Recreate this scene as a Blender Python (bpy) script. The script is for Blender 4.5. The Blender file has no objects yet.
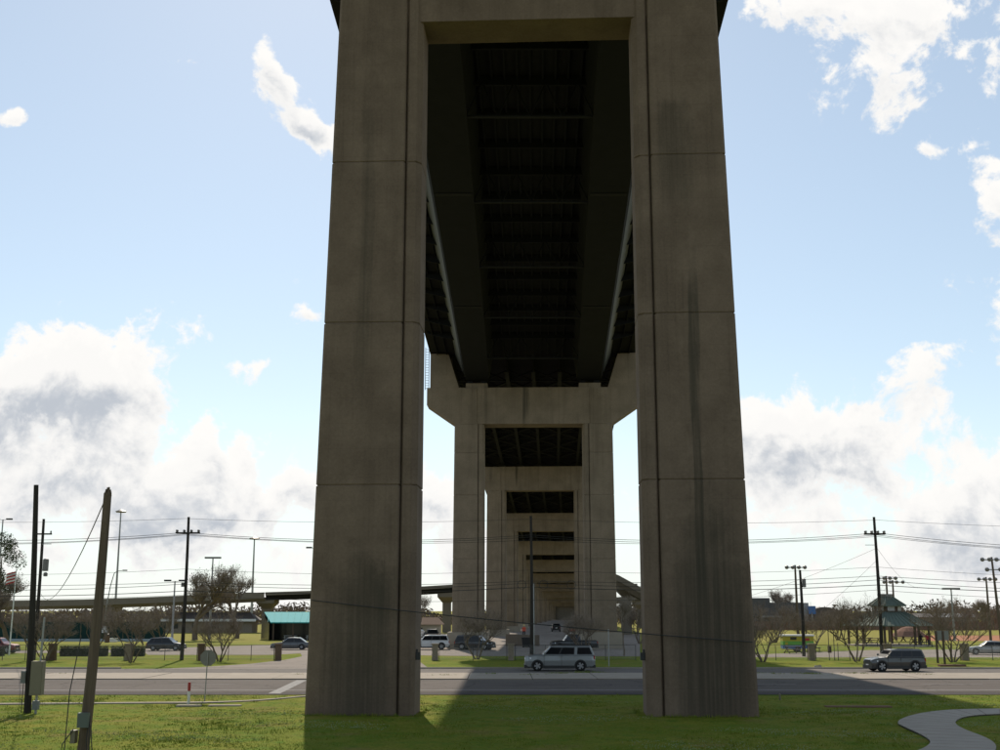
import bpy, bmesh, math, random
from mathutils import Vector, Matrix
random.seed(7)
R = math.radians
S = bpy.context.scene
COL = S.collection

# ------------------------------------------------------------------ camera
F_PX, HOR, EYE = 1200.0, 610.0, 4.7            # focal length and horizon row of the 1000x750 photograph, eye height
PITCH = math.atan((HOR - 375) / F_PX)
CP, SP = math.cos(PITCH), math.sin(PITCH)
cam = bpy.data.objects.new('camera', bpy.data.cameras.new('camera'))
COL.objects.link(cam)
cam.location = (0, 0, EYE)
cam.rotation_euler = (math.pi/2 + PITCH, 0, 0)
cam.data.sensor_width = 36
cam.data.lens = 36 * F_PX / 1000
cam.data.clip_start = 0.1
cam.data.clip_end = 9000
S.camera = cam

# ------------------------------------------------------------------ light
SUN_EL, SUN_AZ = 37.0, -8.0                    # azimuth from +Y towards +X
SKY_STRENGTH, SUN_STRENGTH, EXPOSURE = 0.095, 3.6, 0.42
SKY_DUST, COVER = 0.15, 0.22
HAZE = (5.8, 7.0, 8.0)
CLOUD_LIT, CLOUD_DARK = (7.7, 7.9, 8.2), (4.0, 4.5, 5.3)
sd = Vector((math.sin(R(SUN_AZ))*math.cos(R(SUN_EL)), math.cos(R(SUN_AZ))*math.cos(R(SUN_EL)), math.sin(R(SUN_EL))))
sun = bpy.data.objects.new('sun', bpy.data.lights.new('sun', 'SUN'))
COL.objects.link(sun)
sun.data.energy = SUN_STRENGTH
sun.data.angle = R(0.55)
sun.data.color = (1.0, 0.93, 0.83)
sun.rotation_euler = (-sd).to_track_quat('-Z', 'Y').to_euler()
sun.location = (0, 0, 120)

S.view_settings.view_transform = 'Standard'
S.view_settings.look = 'None'
S.view_settings.gamma = 1
S.view_settings.use_curve_mapping = False
S.view_settings.exposure = EXPOSURE
S.view_settings.use_white_balance = True       # the phone balanced for the shade
S.view_settings.white_balance_temperature = 7000

def ray(x, y):
    u, v = (x - 500) / F_PX, (375 - y) / F_PX
    return Vector((u, CP - v*SP, SP + v*CP))
def G(x, y, z=0.0):                            # ground point seen at a pixel of the photograph
    r = ray(x, y); t = (z - EYE) / r.z
    return Vector((r.x*t, r.y*t, z))
def A(x, y, Y):                                # point seen at a pixel, Y metres away
    r = ray(x, y); t = Y / r.y
    return Vector((r.x*t, Y, EYE + r.z*t))
def GX(x, Y): return x_at(x, Y, 0)
def x_at(x, Y, z):                             # X of a point at distance Y and height z that shows in column x
    t = Y*CP + (z - EYE)*SP
    return (x - 500) / F_PX * t

# ------------------------------------------------------------------ world: sky with cumulus
W = bpy.data.worlds.new('World'); S.world = W; W.use_nodes = True
class NT:
    def __init__(s, tree): s.t = tree
    def n(s, typ, **kw):
        nd = s.t.nodes.new(typ)
        for k, v in kw.items():
            if k.startswith('i_'):
                key = k[2:]; key = int(key) if key.isdigit() else key.replace('_', ' ')
                s.put(nd, key, v)
            else: setattr(nd, k, v)
        return nd
    def put(s, nd, key, v):
        sock = nd.inputs[key]
        if isinstance(v, bpy.types.NodeSocket): s.t.links.new(v, sock)
        else: sock.default_value = v
    def m(s, op, a, b=0.0, c=0.0, clamp=False):
        nd = s.t.nodes.new('ShaderNodeMath'); nd.operation = op; nd.use_clamp = clamp
        for i, v in enumerate((a, b, c)): s.put(nd, i, v)
        return nd.outputs[0]
    def vm(s, op, a, b=(0, 0, 0), out=0):
        nd = s.t.nodes.new('ShaderNodeVectorMath'); nd.operation = op
        s.put(nd, 0, a); s.put(nd, 1, b)
        return nd.outputs[out]
    def ramp(s, fac, stops, interp='LINEAR'):
        nd = s.t.nodes.new('ShaderNodeValToRGB'); cr = nd.color_ramp; cr.interpolation = interp
        while len(cr.elements) < len(stops): cr.elements.new(0.5)
        for e, (p, c) in zip(cr.elements, stops):
            e.position = p; e.color = (c, c, c, 1) if isinstance(c, (int, float)) else (*c, 1)
        s.put(nd, 0, fac); return nd.outputs[0]
    def mix(s, fac, a, b, blend='MIX'):
        nd = s.t.nodes.new('ShaderNodeMix'); nd.data_type = 'RGBA'; nd.blend_type = blend
        s.put(nd, 0, fac)
        for i, v in ((6, a), (7, b)):
            s.put(nd, i, (*v, 1) if isinstance(v, tuple) and len(v) == 3 else v)
        return nd.outputs[2]
    def noise(s, vec, scale, detail=4, rough=0.5, out=0, dist=0.0, lac=2.0):
        nd = s.t.nodes.new('ShaderNodeTexNoise')
        s.put(nd, 'Vector', vec); s.put(nd, 'Scale', scale); s.put(nd, 'Detail', detail); s.put(nd, 'Roughness', rough)
        s.put(nd, 'Distortion', dist); s.put(nd, 'Lacunarity', lac)
        return nd.outputs[out]
    def smooth(s, x, a, b):
        nd = s.t.nodes.new('ShaderNodeMapRange'); nd.interpolation_type = 'SMOOTHSTEP'
        s.put(nd, 0, x); s.put(nd, 1, a); s.put(nd, 2, b); s.put(nd, 3, 0.0); s.put(nd, 4, 1.0)
        return nd.outputs[0]

# cloud banks as directions in the sky: photo column, row, half-width, half-height (pixels), weight
BANKS = [(60, 395, 130, 66, .36), (20, 375, 100, 50, .14), (125, 365, 70, 55, .10), (60, 500, 150, 60, .16), (240, 500, 140, 50, .20),
         (410, 520, 70, 60, .20), (805, 455, 120, 38, .40), (765, 415, 50, 34, .24),
         (902, 378, 46, 40, .40), (960, 35, 150, 60, .30), (880, 92, 50, 46, .20), (820, 15, 70, 30, .18), (1005, 200, 45, 66, .34),
         (1000, 345, 40, 50, .28), (930, 520, 120, 45, .24), (270, 42, 17, 36, .36), (282, 82, 22, 36, .32), (296, 118, 24, 16, .24), (325, 130, 30, 20, .30),
         (245, 362, 30, 14, .24), (192, 52, 20, 9, .22), (8, 118, 26, 12, .24), (310, 312, 24, 10, .2), (930, 154, 20, 13, .24), (945, 290, 18, 14, .22)]
w = NT(W.node_tree); W.node_tree.nodes.clear()
tc = w.n('ShaderNodeTexCoord')
dirn = w.vm('NORMALIZE', tc.outputs['Generated'])
sky = w.n('ShaderNodeTexSky', sky_type='NISHITA', sun_disc=False)
sky.sun_elevation = R(SUN_EL); sky.sun_rotation = R(SUN_AZ)
sky.air_density = 1.0; sky.dust_density = SKY_DUST; sky.ozone_density = 1.0; sky.altitude = 5
sepw = w.n('ShaderNodeSeparateXYZ'); w.put(sepw, 0, dirn)
dx_, dy_, dz_ = sepw.outputs
wob = w.noise(dirn, 10.0, 2, 0.5, out=1)
d1 = w.vm('ADD', dirn, w.vm('MULTIPLY', w.vm('SUBTRACT', wob, (0.5, 0.5, 0.5)), (0.04, 0.04, 0.04)))
puff = w.noise(d1, 17.0, 9, 0.60)
puff_up = w.noise(w.vm('ADD', d1, (-0.004, 0.0, 0.013)), 17.0, 6, 0.58)
big = w.noise(dirn, 5.5, 1, 0.5)
wisp = w.noise(d1, 75.0, 5, 0.62)
vor = w.n('ShaderNodeTexVoronoi', feature='SMOOTH_F1'); w.put(vor, 'Vector', d1); w.put(vor, 'Scale', 36.0)
low = w.m('MULTIPLY', w.smooth(dz_, 0.20, 0.05), 0.19)               # distant banks crowd towards the horizon, all round
f0 = w.m('MULTIPLY_ADD', w.m('SUBTRACT', big, 0.5), 0.40, low)
f0 = w.m('MULTIPLY_ADD', w.m('SUBTRACT', puff, 0.5), 0.95, f0)
f0 = w.m('MULTIPLY_ADD', w.m('SUBTRACT', 0.40, vor.outputs['Distance']), 0.20, f0)
f0 = w.m('MULTIPLY_ADD', w.m('SUBTRACT', wisp, 0.5), 0.30, f0)
# single banks, placed by bearing (x/y) and height (z/y) in the northern half of the sky
inv = w.m('DIVIDE', 1.0, w.m('MAXIMUM', w.n('ShaderNodeSeparateXYZ', i_0=d1).outputs[1], 0.02))
gn = w.vm('MULTIPLY', d1, (1, 0, 1)); sc_ = w.n('ShaderNodeVectorMath', operation='SCALE'); w.put(sc_, 0, gn); w.put(sc_, 'Scale', inv); gn = sc_.outputs[0]
acc = None; grad = None
for (x, y, rx, ry, wt) in BANKS:
    c = ray(x, y); sx, sz = 0.87*F_PX/rx, 0.87*F_PX/ry
    nd = w.n('ShaderNodeVectorMath', operation='MULTIPLY_ADD'); w.put(nd, 0, gn); w.put(nd, 1, (sx, 0, sz)); w.put(nd, 2, (-c.x/c.y*sx, 0, -c.z/c.y*sz))
    e = w.m('POWER', 0.3679, w.vm('DOT_PRODUCT', nd.outputs[0], nd.outputs[0], out=1))
    acc = w.m('MULTIPLY_ADD', e, wt, acc if acc is not None else 0.0)
    gz = w.vm('DOT_PRODUCT', nd.outputs[0], (0, 0, wt), out=1)
    grad = w.m('MULTIPLY_ADD', e, gz, grad if grad is not None else 0.0)
front = w.smooth(dy_, 0.05, 0.25)
f0 = w.m('MULTIPLY_ADD', acc, front, f0)
alpha = w.smooth(f0, COVER - 0.02, COVER + 0.09)
thick = w.smooth(f0, COVER + 0.02, COVER + 0.42)
under = w.smooth(w.m('SUBTRACT', w.m('MULTIPLY', w.m('SUBTRACT', puff_up, puff), 1.2), w.m('MULTIPLY', w.m('MULTIPLY', grad, front), 1.15)), -0.12, 0.24)
shade = w.m('MULTIPLY', w.m('MULTIPLY_ADD', under, 0.90, 0.10), w.m('MULTIPLY_ADD', w.smooth(thick, 0.0, 0.6), 0.8, 0.2), clamp=True)
ccol = w.mix(shade, CLOUD_LIT, CLOUD_DARK)
veil = w.m('MULTIPLY_ADD', w.smooth(dz_, 0.16, 0.0), 0.50, 0.32)     # thin high haze, denser towards the horizon
full = w.mix(alpha, w.mix(veil, sky.outputs[0], HAZE), ccol)
bg = w.n('ShaderNodeBackground'); w.put(bg, 0, full); w.put(bg, 1, SKY_STRENGTH)
wo = w.n('ShaderNodeOutputWorld'); W.node_tree.links.new(bg.outputs[0], wo.inputs[0])
W.cycles.sampling_method = 'MANUAL'; W.cycles.sample_map_resolution = 256
S.cycles.max_bounces = 5; S.cycles.diffuse_bounces = 3; S.cycles.glossy_bounces = 2

# ------------------------------------------------------------------ materials
MATS = {}
def mat(name, base, rough=0.7, metal=0.0, var=0.0, scale=4.0, bump=0.0, stops=None, coat=0.0, spec=None, stretch=(1, 1, 1), detail=6, obj_rand=0.0):
    """plain procedural surface: a base colour broken up by noise, optional bump"""
    if spec is None: spec = 0.08 if rough > 0.88 else 0.18 if rough > 0.78 else 0.5
    if name in MATS: return MATS[name]
    m = bpy.data.materials.new(name); m.use_nodes = True
    n = NT(m.node_tree); b = m.node_tree.nodes['Principled BSDF']
    c = n.n('ShaderNodeTexCoord').outputs['Object']
    geo = n.n('ShaderNodeNewGeometry').outputs['Position']
    v = n.vm('MULTIPLY', geo, stretch)
    nz = n.noise(v, scale, detail, 0.6)
    if stops: colr = n.ramp(nz, stops)
    elif var:
        colr = n.mix(nz, tuple(x*(1-var) for x in base), tuple(min(1, x*(1+var)) for x in base))
    else: colr = None
    if colr is None: b.inputs['Base Color'].default_value = (*base, 1)
    else:
        if obj_rand:
            oi = n.n('ShaderNodeObjectInfo').outputs['Random']
            hs = n.n('ShaderNodeHueSaturation'); n.put(hs, 'Color', colr)
            n.put(hs, 'Value', n.m('ADD', 1 - obj_rand, n.m('MULTIPLY', oi, 2*obj_rand))); colr = hs.outputs[0]
        n.put(b, 'Base Color', colr)
    b.inputs['Roughness'].default_value = rough; b.inputs['Metallic'].default_value = metal
    b.inputs['Specular IOR Level'].default_value = spec; b.inputs['Coat Weight'].default_value = coat
    if bump:
        bp = n.n('ShaderNodeBump'); n.put(bp, 'Height', n.noise(v, scale*3, 5, 0.65)); n.put(bp, 'Strength', bump); n.put(bp, 'Distance', 0.05)
        n.put(b, 'Normal', bp.outputs[0])
    MATS[name] = m; return m

def asphalt_mat(name, base, crack=0.5):
    m = bpy.data.materials.new(name); m.use_nodes = True
    n = NT(m.node_tree); b = m.node_tree.nodes['Principled BSDF']
    pos = n.n('ShaderNodeNewGeometry').outputs['Position']
    c = n.mix(n.noise(n.vm('MULTIPLY', pos, (0.06, 1.1, 1)), 1.0, 4, 0.6), tuple(x*0.72 for x in base), tuple(x*1.28 for x in base))
    c = n.mix(n.m('MULTIPLY', n.smooth(n.noise(pos, 0.22, 4, 0.6), 0.52, 0.66), 0.4), c, tuple(x*0.62 for x in base))
    c = n.mix(0.4, c, n.ramp(n.noise(pos, 11.0, 4, 0.7), [(0.25, 0.3), (0.75, 0.7)]), 'OVERLAY')
    vo = n.n('ShaderNodeTexVoronoi', feature='DISTANCE_TO_EDGE'); n.put(vo, 'Scale', 0.22)
    n.put(vo, 'Vector', n.vm('ADD', pos, n.vm('MULTIPLY', n.noise(pos, 0.9, 4, 0.6, out=1), (1.6, 1.6, 0))))
    c = n.mix(n.m('MULTIPLY', n.smooth(vo.outputs['Distance'], 0.02, 0.004), crack), c, tuple(x*0.3 for x in base))
    n.put(b, 'Base Color', c); b.inputs['Roughness'].default_value = 0.93; b.inputs['Specular IOR Level'].default_value = 0.08
    bp = n.n('ShaderNodeBump'); n.put(bp, 'Height', n.noise(pos, 16.0, 3, 0.7)); n.put(bp, 'Strength', 0.3); n.put(bp, 'Distance', 0.03)
    n.put(b, 'Normal', bp.outputs[0]); MATS[name] = m; return m
def concrete_mat(name, light, dark, streak=1.0, stains=()):
    m = bpy.data.materials.new(name); m.use_nodes = True
    n = NT(m.node_tree); b = m.node_tree.nodes['Principled BSDF']
    pos = n.n('ShaderNodeNewGeometry').outputs['Position']
    blot = n.noise(pos, 0.45, 7, 0.62)
    st = n.noise(n.vm('MULTIPLY', pos, (1.3, 1.3, 0.05)), 1.0, 6, 0.65)
    drip = n.noise(n.vm('MULTIPLY', pos, (5.5, 5.5, 0.10)), 1.0, 4, 0.6)
    fine = n.noise(pos, 9.0, 5, 0.7)
    pores = n.noise(pos, 60.0, 2, 0.5)
    colr = n.mix(n.smooth(blot, 0.3, 0.72), dark, light)
    colr = n.mix(n.m('MULTIPLY', n.smooth(st, 0.50, 0.74), 0.62*streak), colr, tuple(x*0.38 for x in dark))
    colr = n.mix(n.m('MULTIPLY', n.smooth(st, 0.46, 0.28), 0.25*streak), colr, tuple(min(1, x*1.15) for x in light))
    colr = n.mix(n.m('MULTIPLY', n.m('MULTIPLY', n.smooth(drip, 0.54, 0.66), n.smooth(st, 0.42, 0.58)), 0.18), colr, tuple(x*0.45 for x in dark))
    colr = n.mix(n.m('MULTIPLY', n.smooth(drip, 0.42, 0.30), 0.08), colr, tuple(min(1, x*1.3) for x in light))
    colr = n.mix(0.45, colr, n.ramp(fine, [(0.25, 0.35), (0.75, 0.72)]), 'OVERLAY')
    colr = n.mix(n.m('MULTIPLY', n.smooth(pores, 0.66, 0.74), 0.35), colr, tuple(x*0.4 for x in dark))
    # faint form-board lines
    sp = n.n('ShaderNodeSeparateXYZ'); n.put(sp, 0, pos)
    band = n.m('ABSOLUTE', n.m('SUBTRACT', n.m('FRACT', n.m('DIVIDE', sp.outputs[2], 1.22)), 0.5))
    colr = n.mix(n.m('MULTIPLY', n.smooth(band, 0.485, 0.5), 0.22), colr, tuple(x*0.45 for x in dark))
    for (cx, cz, rx, rz, wt) in stains:       # run-off and algae stains of their own shape
        dx = n.m('DIVIDE', n.m('SUBTRACT', n.m('ADD', sp.outputs[0], n.m('MULTIPLY', n.m('SUBTRACT', st, 0.5), 2.2)), cx), rx)
        dz = n.m('DIVIDE', n.m('SUBTRACT', n.m('ADD', sp.outputs[2], n.m('MULTIPLY', n.m('SUBTRACT', blot, 0.5), 6)), cz), rz)
        r2 = n.m('ADD', n.m('MULTIPLY', dx, dx), n.m('MULTIPLY', dz, dz))
        colr = n.mix(n.m('MULTIPLY', n.m('MULTIPLY', n.smooth(r2, 1.5, 0.1), wt), n.m('MULTIPLY_ADD', n.smooth(drip, 0.38, 0.60), 0.35, 0.65)), colr, (0.050, 0.045, 0.034))
    n.put(b, 'Base Color', colr); b.inputs['Roughness'].default_value = 0.93; b.inputs['Specular IOR Level'].default_value = 0.2
    bp = n.n('ShaderNodeBump'); n.put(bp, 'Height', n.m('ADD', fine, n.m('MULTIPLY', pores, 0.4))); n.put(bp, 'Strength', 0.35); n.put(bp, 'Distance', 0.02)
    n.put(b, 'Normal', bp.outputs[0])
    MATS[name] = m; return m

M = {}
M['pier'] = concrete_mat('weathered_concrete', (0.205, 0.149, 0.110), (0.152, 0.109, 0.080), 0.38,
     [(9.6, 3.5, 2.0, 6.0, 0.75), (9.2, 13, 0.30, 9, 0.7), (-6.4, 2.5, 1.6, 5.0, 0.6), (-5.2, 5.5, 0.7, 1.5, 0.5), (-6.6, 22, 0.5, 8, 0.4), (8.6, 27, 0.9, 3, 0.4)])
M['pier_far'] = concrete_mat('aged_tan_concrete', (0.250, 0.195, 0.142), (0.19, 0.148, 0.106), 0.5, [(3.2, 31.5, 0.35, 3.5, .8), (-1.9, 31, 0.5, 3.5, .4)])
M['plinth'] = mat('pale_plinth_concrete', (0.33, 0.285, 0.225), 0.9, var=0.18, scale=1.2, bump=0.2)
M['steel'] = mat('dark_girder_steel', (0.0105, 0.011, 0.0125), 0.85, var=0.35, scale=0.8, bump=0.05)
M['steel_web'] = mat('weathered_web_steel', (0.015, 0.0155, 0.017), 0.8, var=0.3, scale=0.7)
M['web'] = mat('web_steel_painted_sky_light', (0.07, 0.074, 0.082), 0.65, var=0.25, scale=0.7)  # sky light on the outer webs is put into this paler steel colour
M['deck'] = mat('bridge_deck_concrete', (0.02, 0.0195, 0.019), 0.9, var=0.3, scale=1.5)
M['parapet'] = mat('parapet_concrete', (0.36, 0.34, 0.31), 0.9, var=0.25, scale=1.2)
M['asphalt'] = asphalt_mat('road_asphalt', (0.115, 0.098, 0.088))
M['asphalt_dark'] = mat('shoulder_asphalt', (0.072, 0.062, 0.057), 0.95, var=0.35, scale=2.0, bump=0.3)
M['asphalt_pale'] = asphalt_mat('worn_pale_asphalt', (0.155, 0.138, 0.125), 0.3)
M['median'] = mat('beige_median_concrete', (0.33, 0.285, 0.235), 0.9, var=0.28, scale=0.7, bump=0.2)
M['lot'] = asphalt_mat('parking_concrete', (0.245, 0.210, 0.182), 0.35)
M['kerb'] = mat('kerb_concrete', (0.30, 0.27, 0.23), 0.9, var=0.2, scale=2.0)
M['path'] = mat('path_concrete', (0.36, 0.315, 0.27), 0.9, var=0.22, scale=0.9, bump=0.15)
M['line'] = mat('worn_white_line', (0.27, 0.26, 0.25), 0.9, var=0.5, scale=3.0)
M['pole'] = mat('weathered_timber_pole', (0.135, 0.102, 0.076), 0.9, var=0.5, scale=5.0, bump=0.4, stretch=(2.5, 2.5, 0.15))
M['pole_dark'] = mat('creosoted_timber_pole', (0.045, 0.040, 0.036), 0.9, var=0.45, scale=5.0, bump=0.4, stretch=(2.5, 2.5, 0.15))
M['galv'] = mat('galvanised_steel', (0.30, 0.30, 0.30), 0.5, 0.6, var=0.2, scale=6)
M['wire'] = mat('cable_black', (0.035, 0.034, 0.034), 0.7)
M['insul'] = mat('grey_insulator', (0.16, 0.15, 0.145), 0.4)
M['black'] = mat('black_plastic', (0.022, 0.022, 0.023), 0.5)
M['tyre'] = mat('tyre_rubber', (0.02, 0.02, 0.02), 0.85)
M['rim'] = mat('alloy_rim', (0.30, 0.30, 0.31), 0.45, 0.4)
M['glass'] = mat('tinted_car_glass', (0.010, 0.011, 0.013), 0.12, spec=0.4)
M['lamp_clear'] = mat('headlamp_lens', (0.7, 0.72, 0.74), 0.12)
M['lamp_red'] = mat('tail_lamp_lens', (0.28, 0.012, 0.010), 0.2)
M['chrome'] = mat('chrome_trim', (0.62, 0.62, 0.63), 0.18, 0.9)
M['bark'] = mat('pale_bark', (0.17, 0.135, 0.105), 0.9, var=0.4, scale=8, bump=0.3)
M['twig'] = mat('brown_twigs', (0.25, 0.20, 0.16), 0.95, var=0.35, scale=3)
M['twig_grey'] = mat('grey_twigs', (0.26, 0.215, 0.17), 0.95, var=0.3, scale=3)
M['leaf'] = mat('evergreen_leaf', (0.050, 0.070, 0.022), 0.75, var=0.5, scale=2)
M['leaf_dark'] = mat('hedge_leaf', (0.020, 0.028, 0.014), 0.8, var=0.5, scale=4)
M['wood_far'] = mat('winter_woodland', (0.17, 0.13, 0.10), 0.95, var=0.45, scale=0.35)
M['brick'] = mat('brown_brick', (0.155, 0.105, 0.080), 0.9, var=0.4, scale=6, bump=0.3)
M['brick_grey'] = mat('tan_pillar_masonry', (0.26, 0.215, 0.17), 0.9, var=0.35, scale=6, bump=0.3)
M['fence'] = mat('dark_fence_metal', (0.05, 0.048, 0.045), 0.6)
M['screen'] = mat('green_windscreen', (0.012, 0.040, 0.036), 0.85, var=0.25, scale=0.8)
M['court'] = mat('pale_blue_court_band', (0.30, 0.36, 0.42), 0.85)
M['groof'] = mat('green_metal_roof', (0.115, 0.145, 0.12), 0.8, 0.0, var=0.2, scale=2)
M['teal'] = mat('teal_metal_roof', (0.03, 0.36, 0.38), 0.8, var=0.1, scale=1)
M['woodpost'] = mat('brown_timber', (0.10, 0.072, 0.055), 0.85, var=0.3, scale=5)
M['dirt'] = mat('infield_clay', (0.34, 0.155, 0.085), 0.95, var=0.2, scale=0.4)
M['mound'] = mat('brown_earth', (0.20, 0.115, 0.085), 0.95, var=0.3, scale=0.6)
M['signback'] = mat('sign_back_aluminium', (0.20, 0.20, 0.185), 0.6, 0.2, var=0.12, scale=3)
M['white'] = mat('white_paint', (0.72, 0.71, 0.69), 0.7, var=0.08, scale=4)
M['red'] = mat('red_paint', (0.38, 0.03, 0.025), 0.6)
M['tanbox'] = mat('tan_cabinet_paint', (0.19, 0.165, 0.115), 0.6, var=0.12, scale=3)
M['greybox'] = mat('grey_cabinet_paint', (0.16, 0.17, 0.175), 0.5, var=0.12, scale=3)
M['greenbox'] = mat('green_grey_cabinet_paint', (0.10, 0.125, 0.115), 0.5)
M['skin'] = mat('skin', (0.42, 0.26, 0.18), 0.6)
M['hair'] = mat('dark_hair', (0.03, 0.022, 0.018), 0.7)
M['denim'] = mat('dark_trousers', (0.03, 0.032, 0.04), 0.85)
M['shirt_dark'] = mat('dark_shirt', (0.028, 0.028, 0.033), 0.85)
M['shirt_red'] = mat('crimson_shirt', (0.42, 0.04, 0.07), 0.8)
M['vest'] = mat('orange_vest', (0.70, 0.09, 0.04), 0.7)
M['helmet'] = mat('yellow_helmet', (0.60, 0.48, 0.16), 0.4)
M['schoolgrey'] = mat('grey_wall_panels', (0.095, 0.095, 0.10), 0.8, var=0.2, scale=0.5)
M['schoolpale'] = mat('pale_wall_render', (0.30, 0.30, 0.30), 0.85, var=0.12, scale=0.5)
M['roofdark'] = mat('dark_roof_sheet', (0.075, 0.06, 0.055), 0.7, var=0.2, scale=0.6)
M['blue'] = mat('blue_paint', (0.03, 0.13, 0.36), 0.5)
M['yellow'] = mat('yellow_paint', (0.42, 0.34, 0.03), 0.6)
M['lime'] = mat('green_paint', (0.13, 0.36, 0.06), 0.5)
M['overpass'] = mat('overpass_concrete', (0.195, 0.168, 0.135), 0.9, var=0.2, scale=0.3)
M['cream'] = mat('cream_wall', (0.42, 0.36, 0.27), 0.9, var=0.1, scale=1)
M['windowdark'] = mat('dark_window_glass', (0.02, 0.023, 0.026), 0.15)
M['flagwhite'] = mat('flag_white', (0.7, 0.68, 0.66), 0.8)

def grass_mat():
    m = bpy.data.materials.new('lawn_grass'); m.use_nodes = True
    n = NT(m.node_tree); b = m.node_tree.nodes['Principled BSDF']
    pos = n.n('ShaderNodeNewGeometry').outputs['Position']
    big = n.noise(n.vm('MULTIPLY', pos, (1, 0.6, 1)), 0.16, 5, 0.6)
    mid = n.noise(pos, 0.9, 6, 0.65)
    fine = n.noise(pos, 7.0, 5, 0.7)
    col = n.mix(n.smooth(big, 0.38, 0.62), (0.148, 0.178, 0.024), (0.208, 0.205, 0.033))
    col = n.mix(n.smooth(mid, 0.44, 0.66), col, (0.105, 0.172, 0.020))
    col = n.mix(n.m('MULTIPLY', n.smooth(n.noise(pos, 0.32, 5, 0.6), 0.53, 0.68), 0.65), col, (0.215, 0.165, 0.055))
    col = n.mix(n.m('MULTIPLY', n.smooth(n.noise(pos, 2.2, 5, 0.7), 0.56, 0.68), 0.5), col, (0.055, 0.085, 0.018))
    col = n.mix(n.m('MULTIPLY', n.smooth(n.noise(n.vm('ADD', pos, (31, 7, 0)), 1.5, 6, 0.7), 0.60, 0.70), 0.6), col, (0.23, 0.19, 0.085))
    col = n.mix(0.6, col, n.ramp(fine, [(0.25, 0.22), (0.75, 0.78)]), 'OVERLAY')
    # far playing fields are drier
    sp = n.n('ShaderNodeSeparateXYZ'); n.put(sp, 0, pos)
    dry = n.m('MULTIPLY', n.smooth(sp.outputs[1], 150, 200), 0.75)
    col = n.mix(dry, col, (0.27, 0.235, 0.070))
    n.put(b, 'Base Color', col); b.inputs['Roughness'].default_value = 0.97; b.inputs['Specular IOR Level'].default_value = 0.03
    bp = n.n('ShaderNodeBump'); n.put(bp, 'Height', n.noise(pos, 14.0, 4, 0.7)); n.put(bp, 'Strength', 0.8); n.put(bp, 'Distance', 0.06)
    n.put(b, 'Normal', bp.outputs[0])
    return m
M['grass'] = grass_mat()
M['blade'] = mat('grass_blades', (0.085, 0.135, 0.022), 0.92, stops=[(0.3, (0.11, 0.18, 0.022)), (0.55, (0.18, 0.215, 0.03)), (0.75, (0.25, 0.22, 0.06))], scale=0.8)
M['clover'] = mat('pale_clover_heads', (0.26, 0.30, 0.16), 0.8)

def paint(name, c, metal=0.35):
    return mat(name, c, 0.32, metal, coat=0.6, var=0.04, scale=2)

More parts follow.
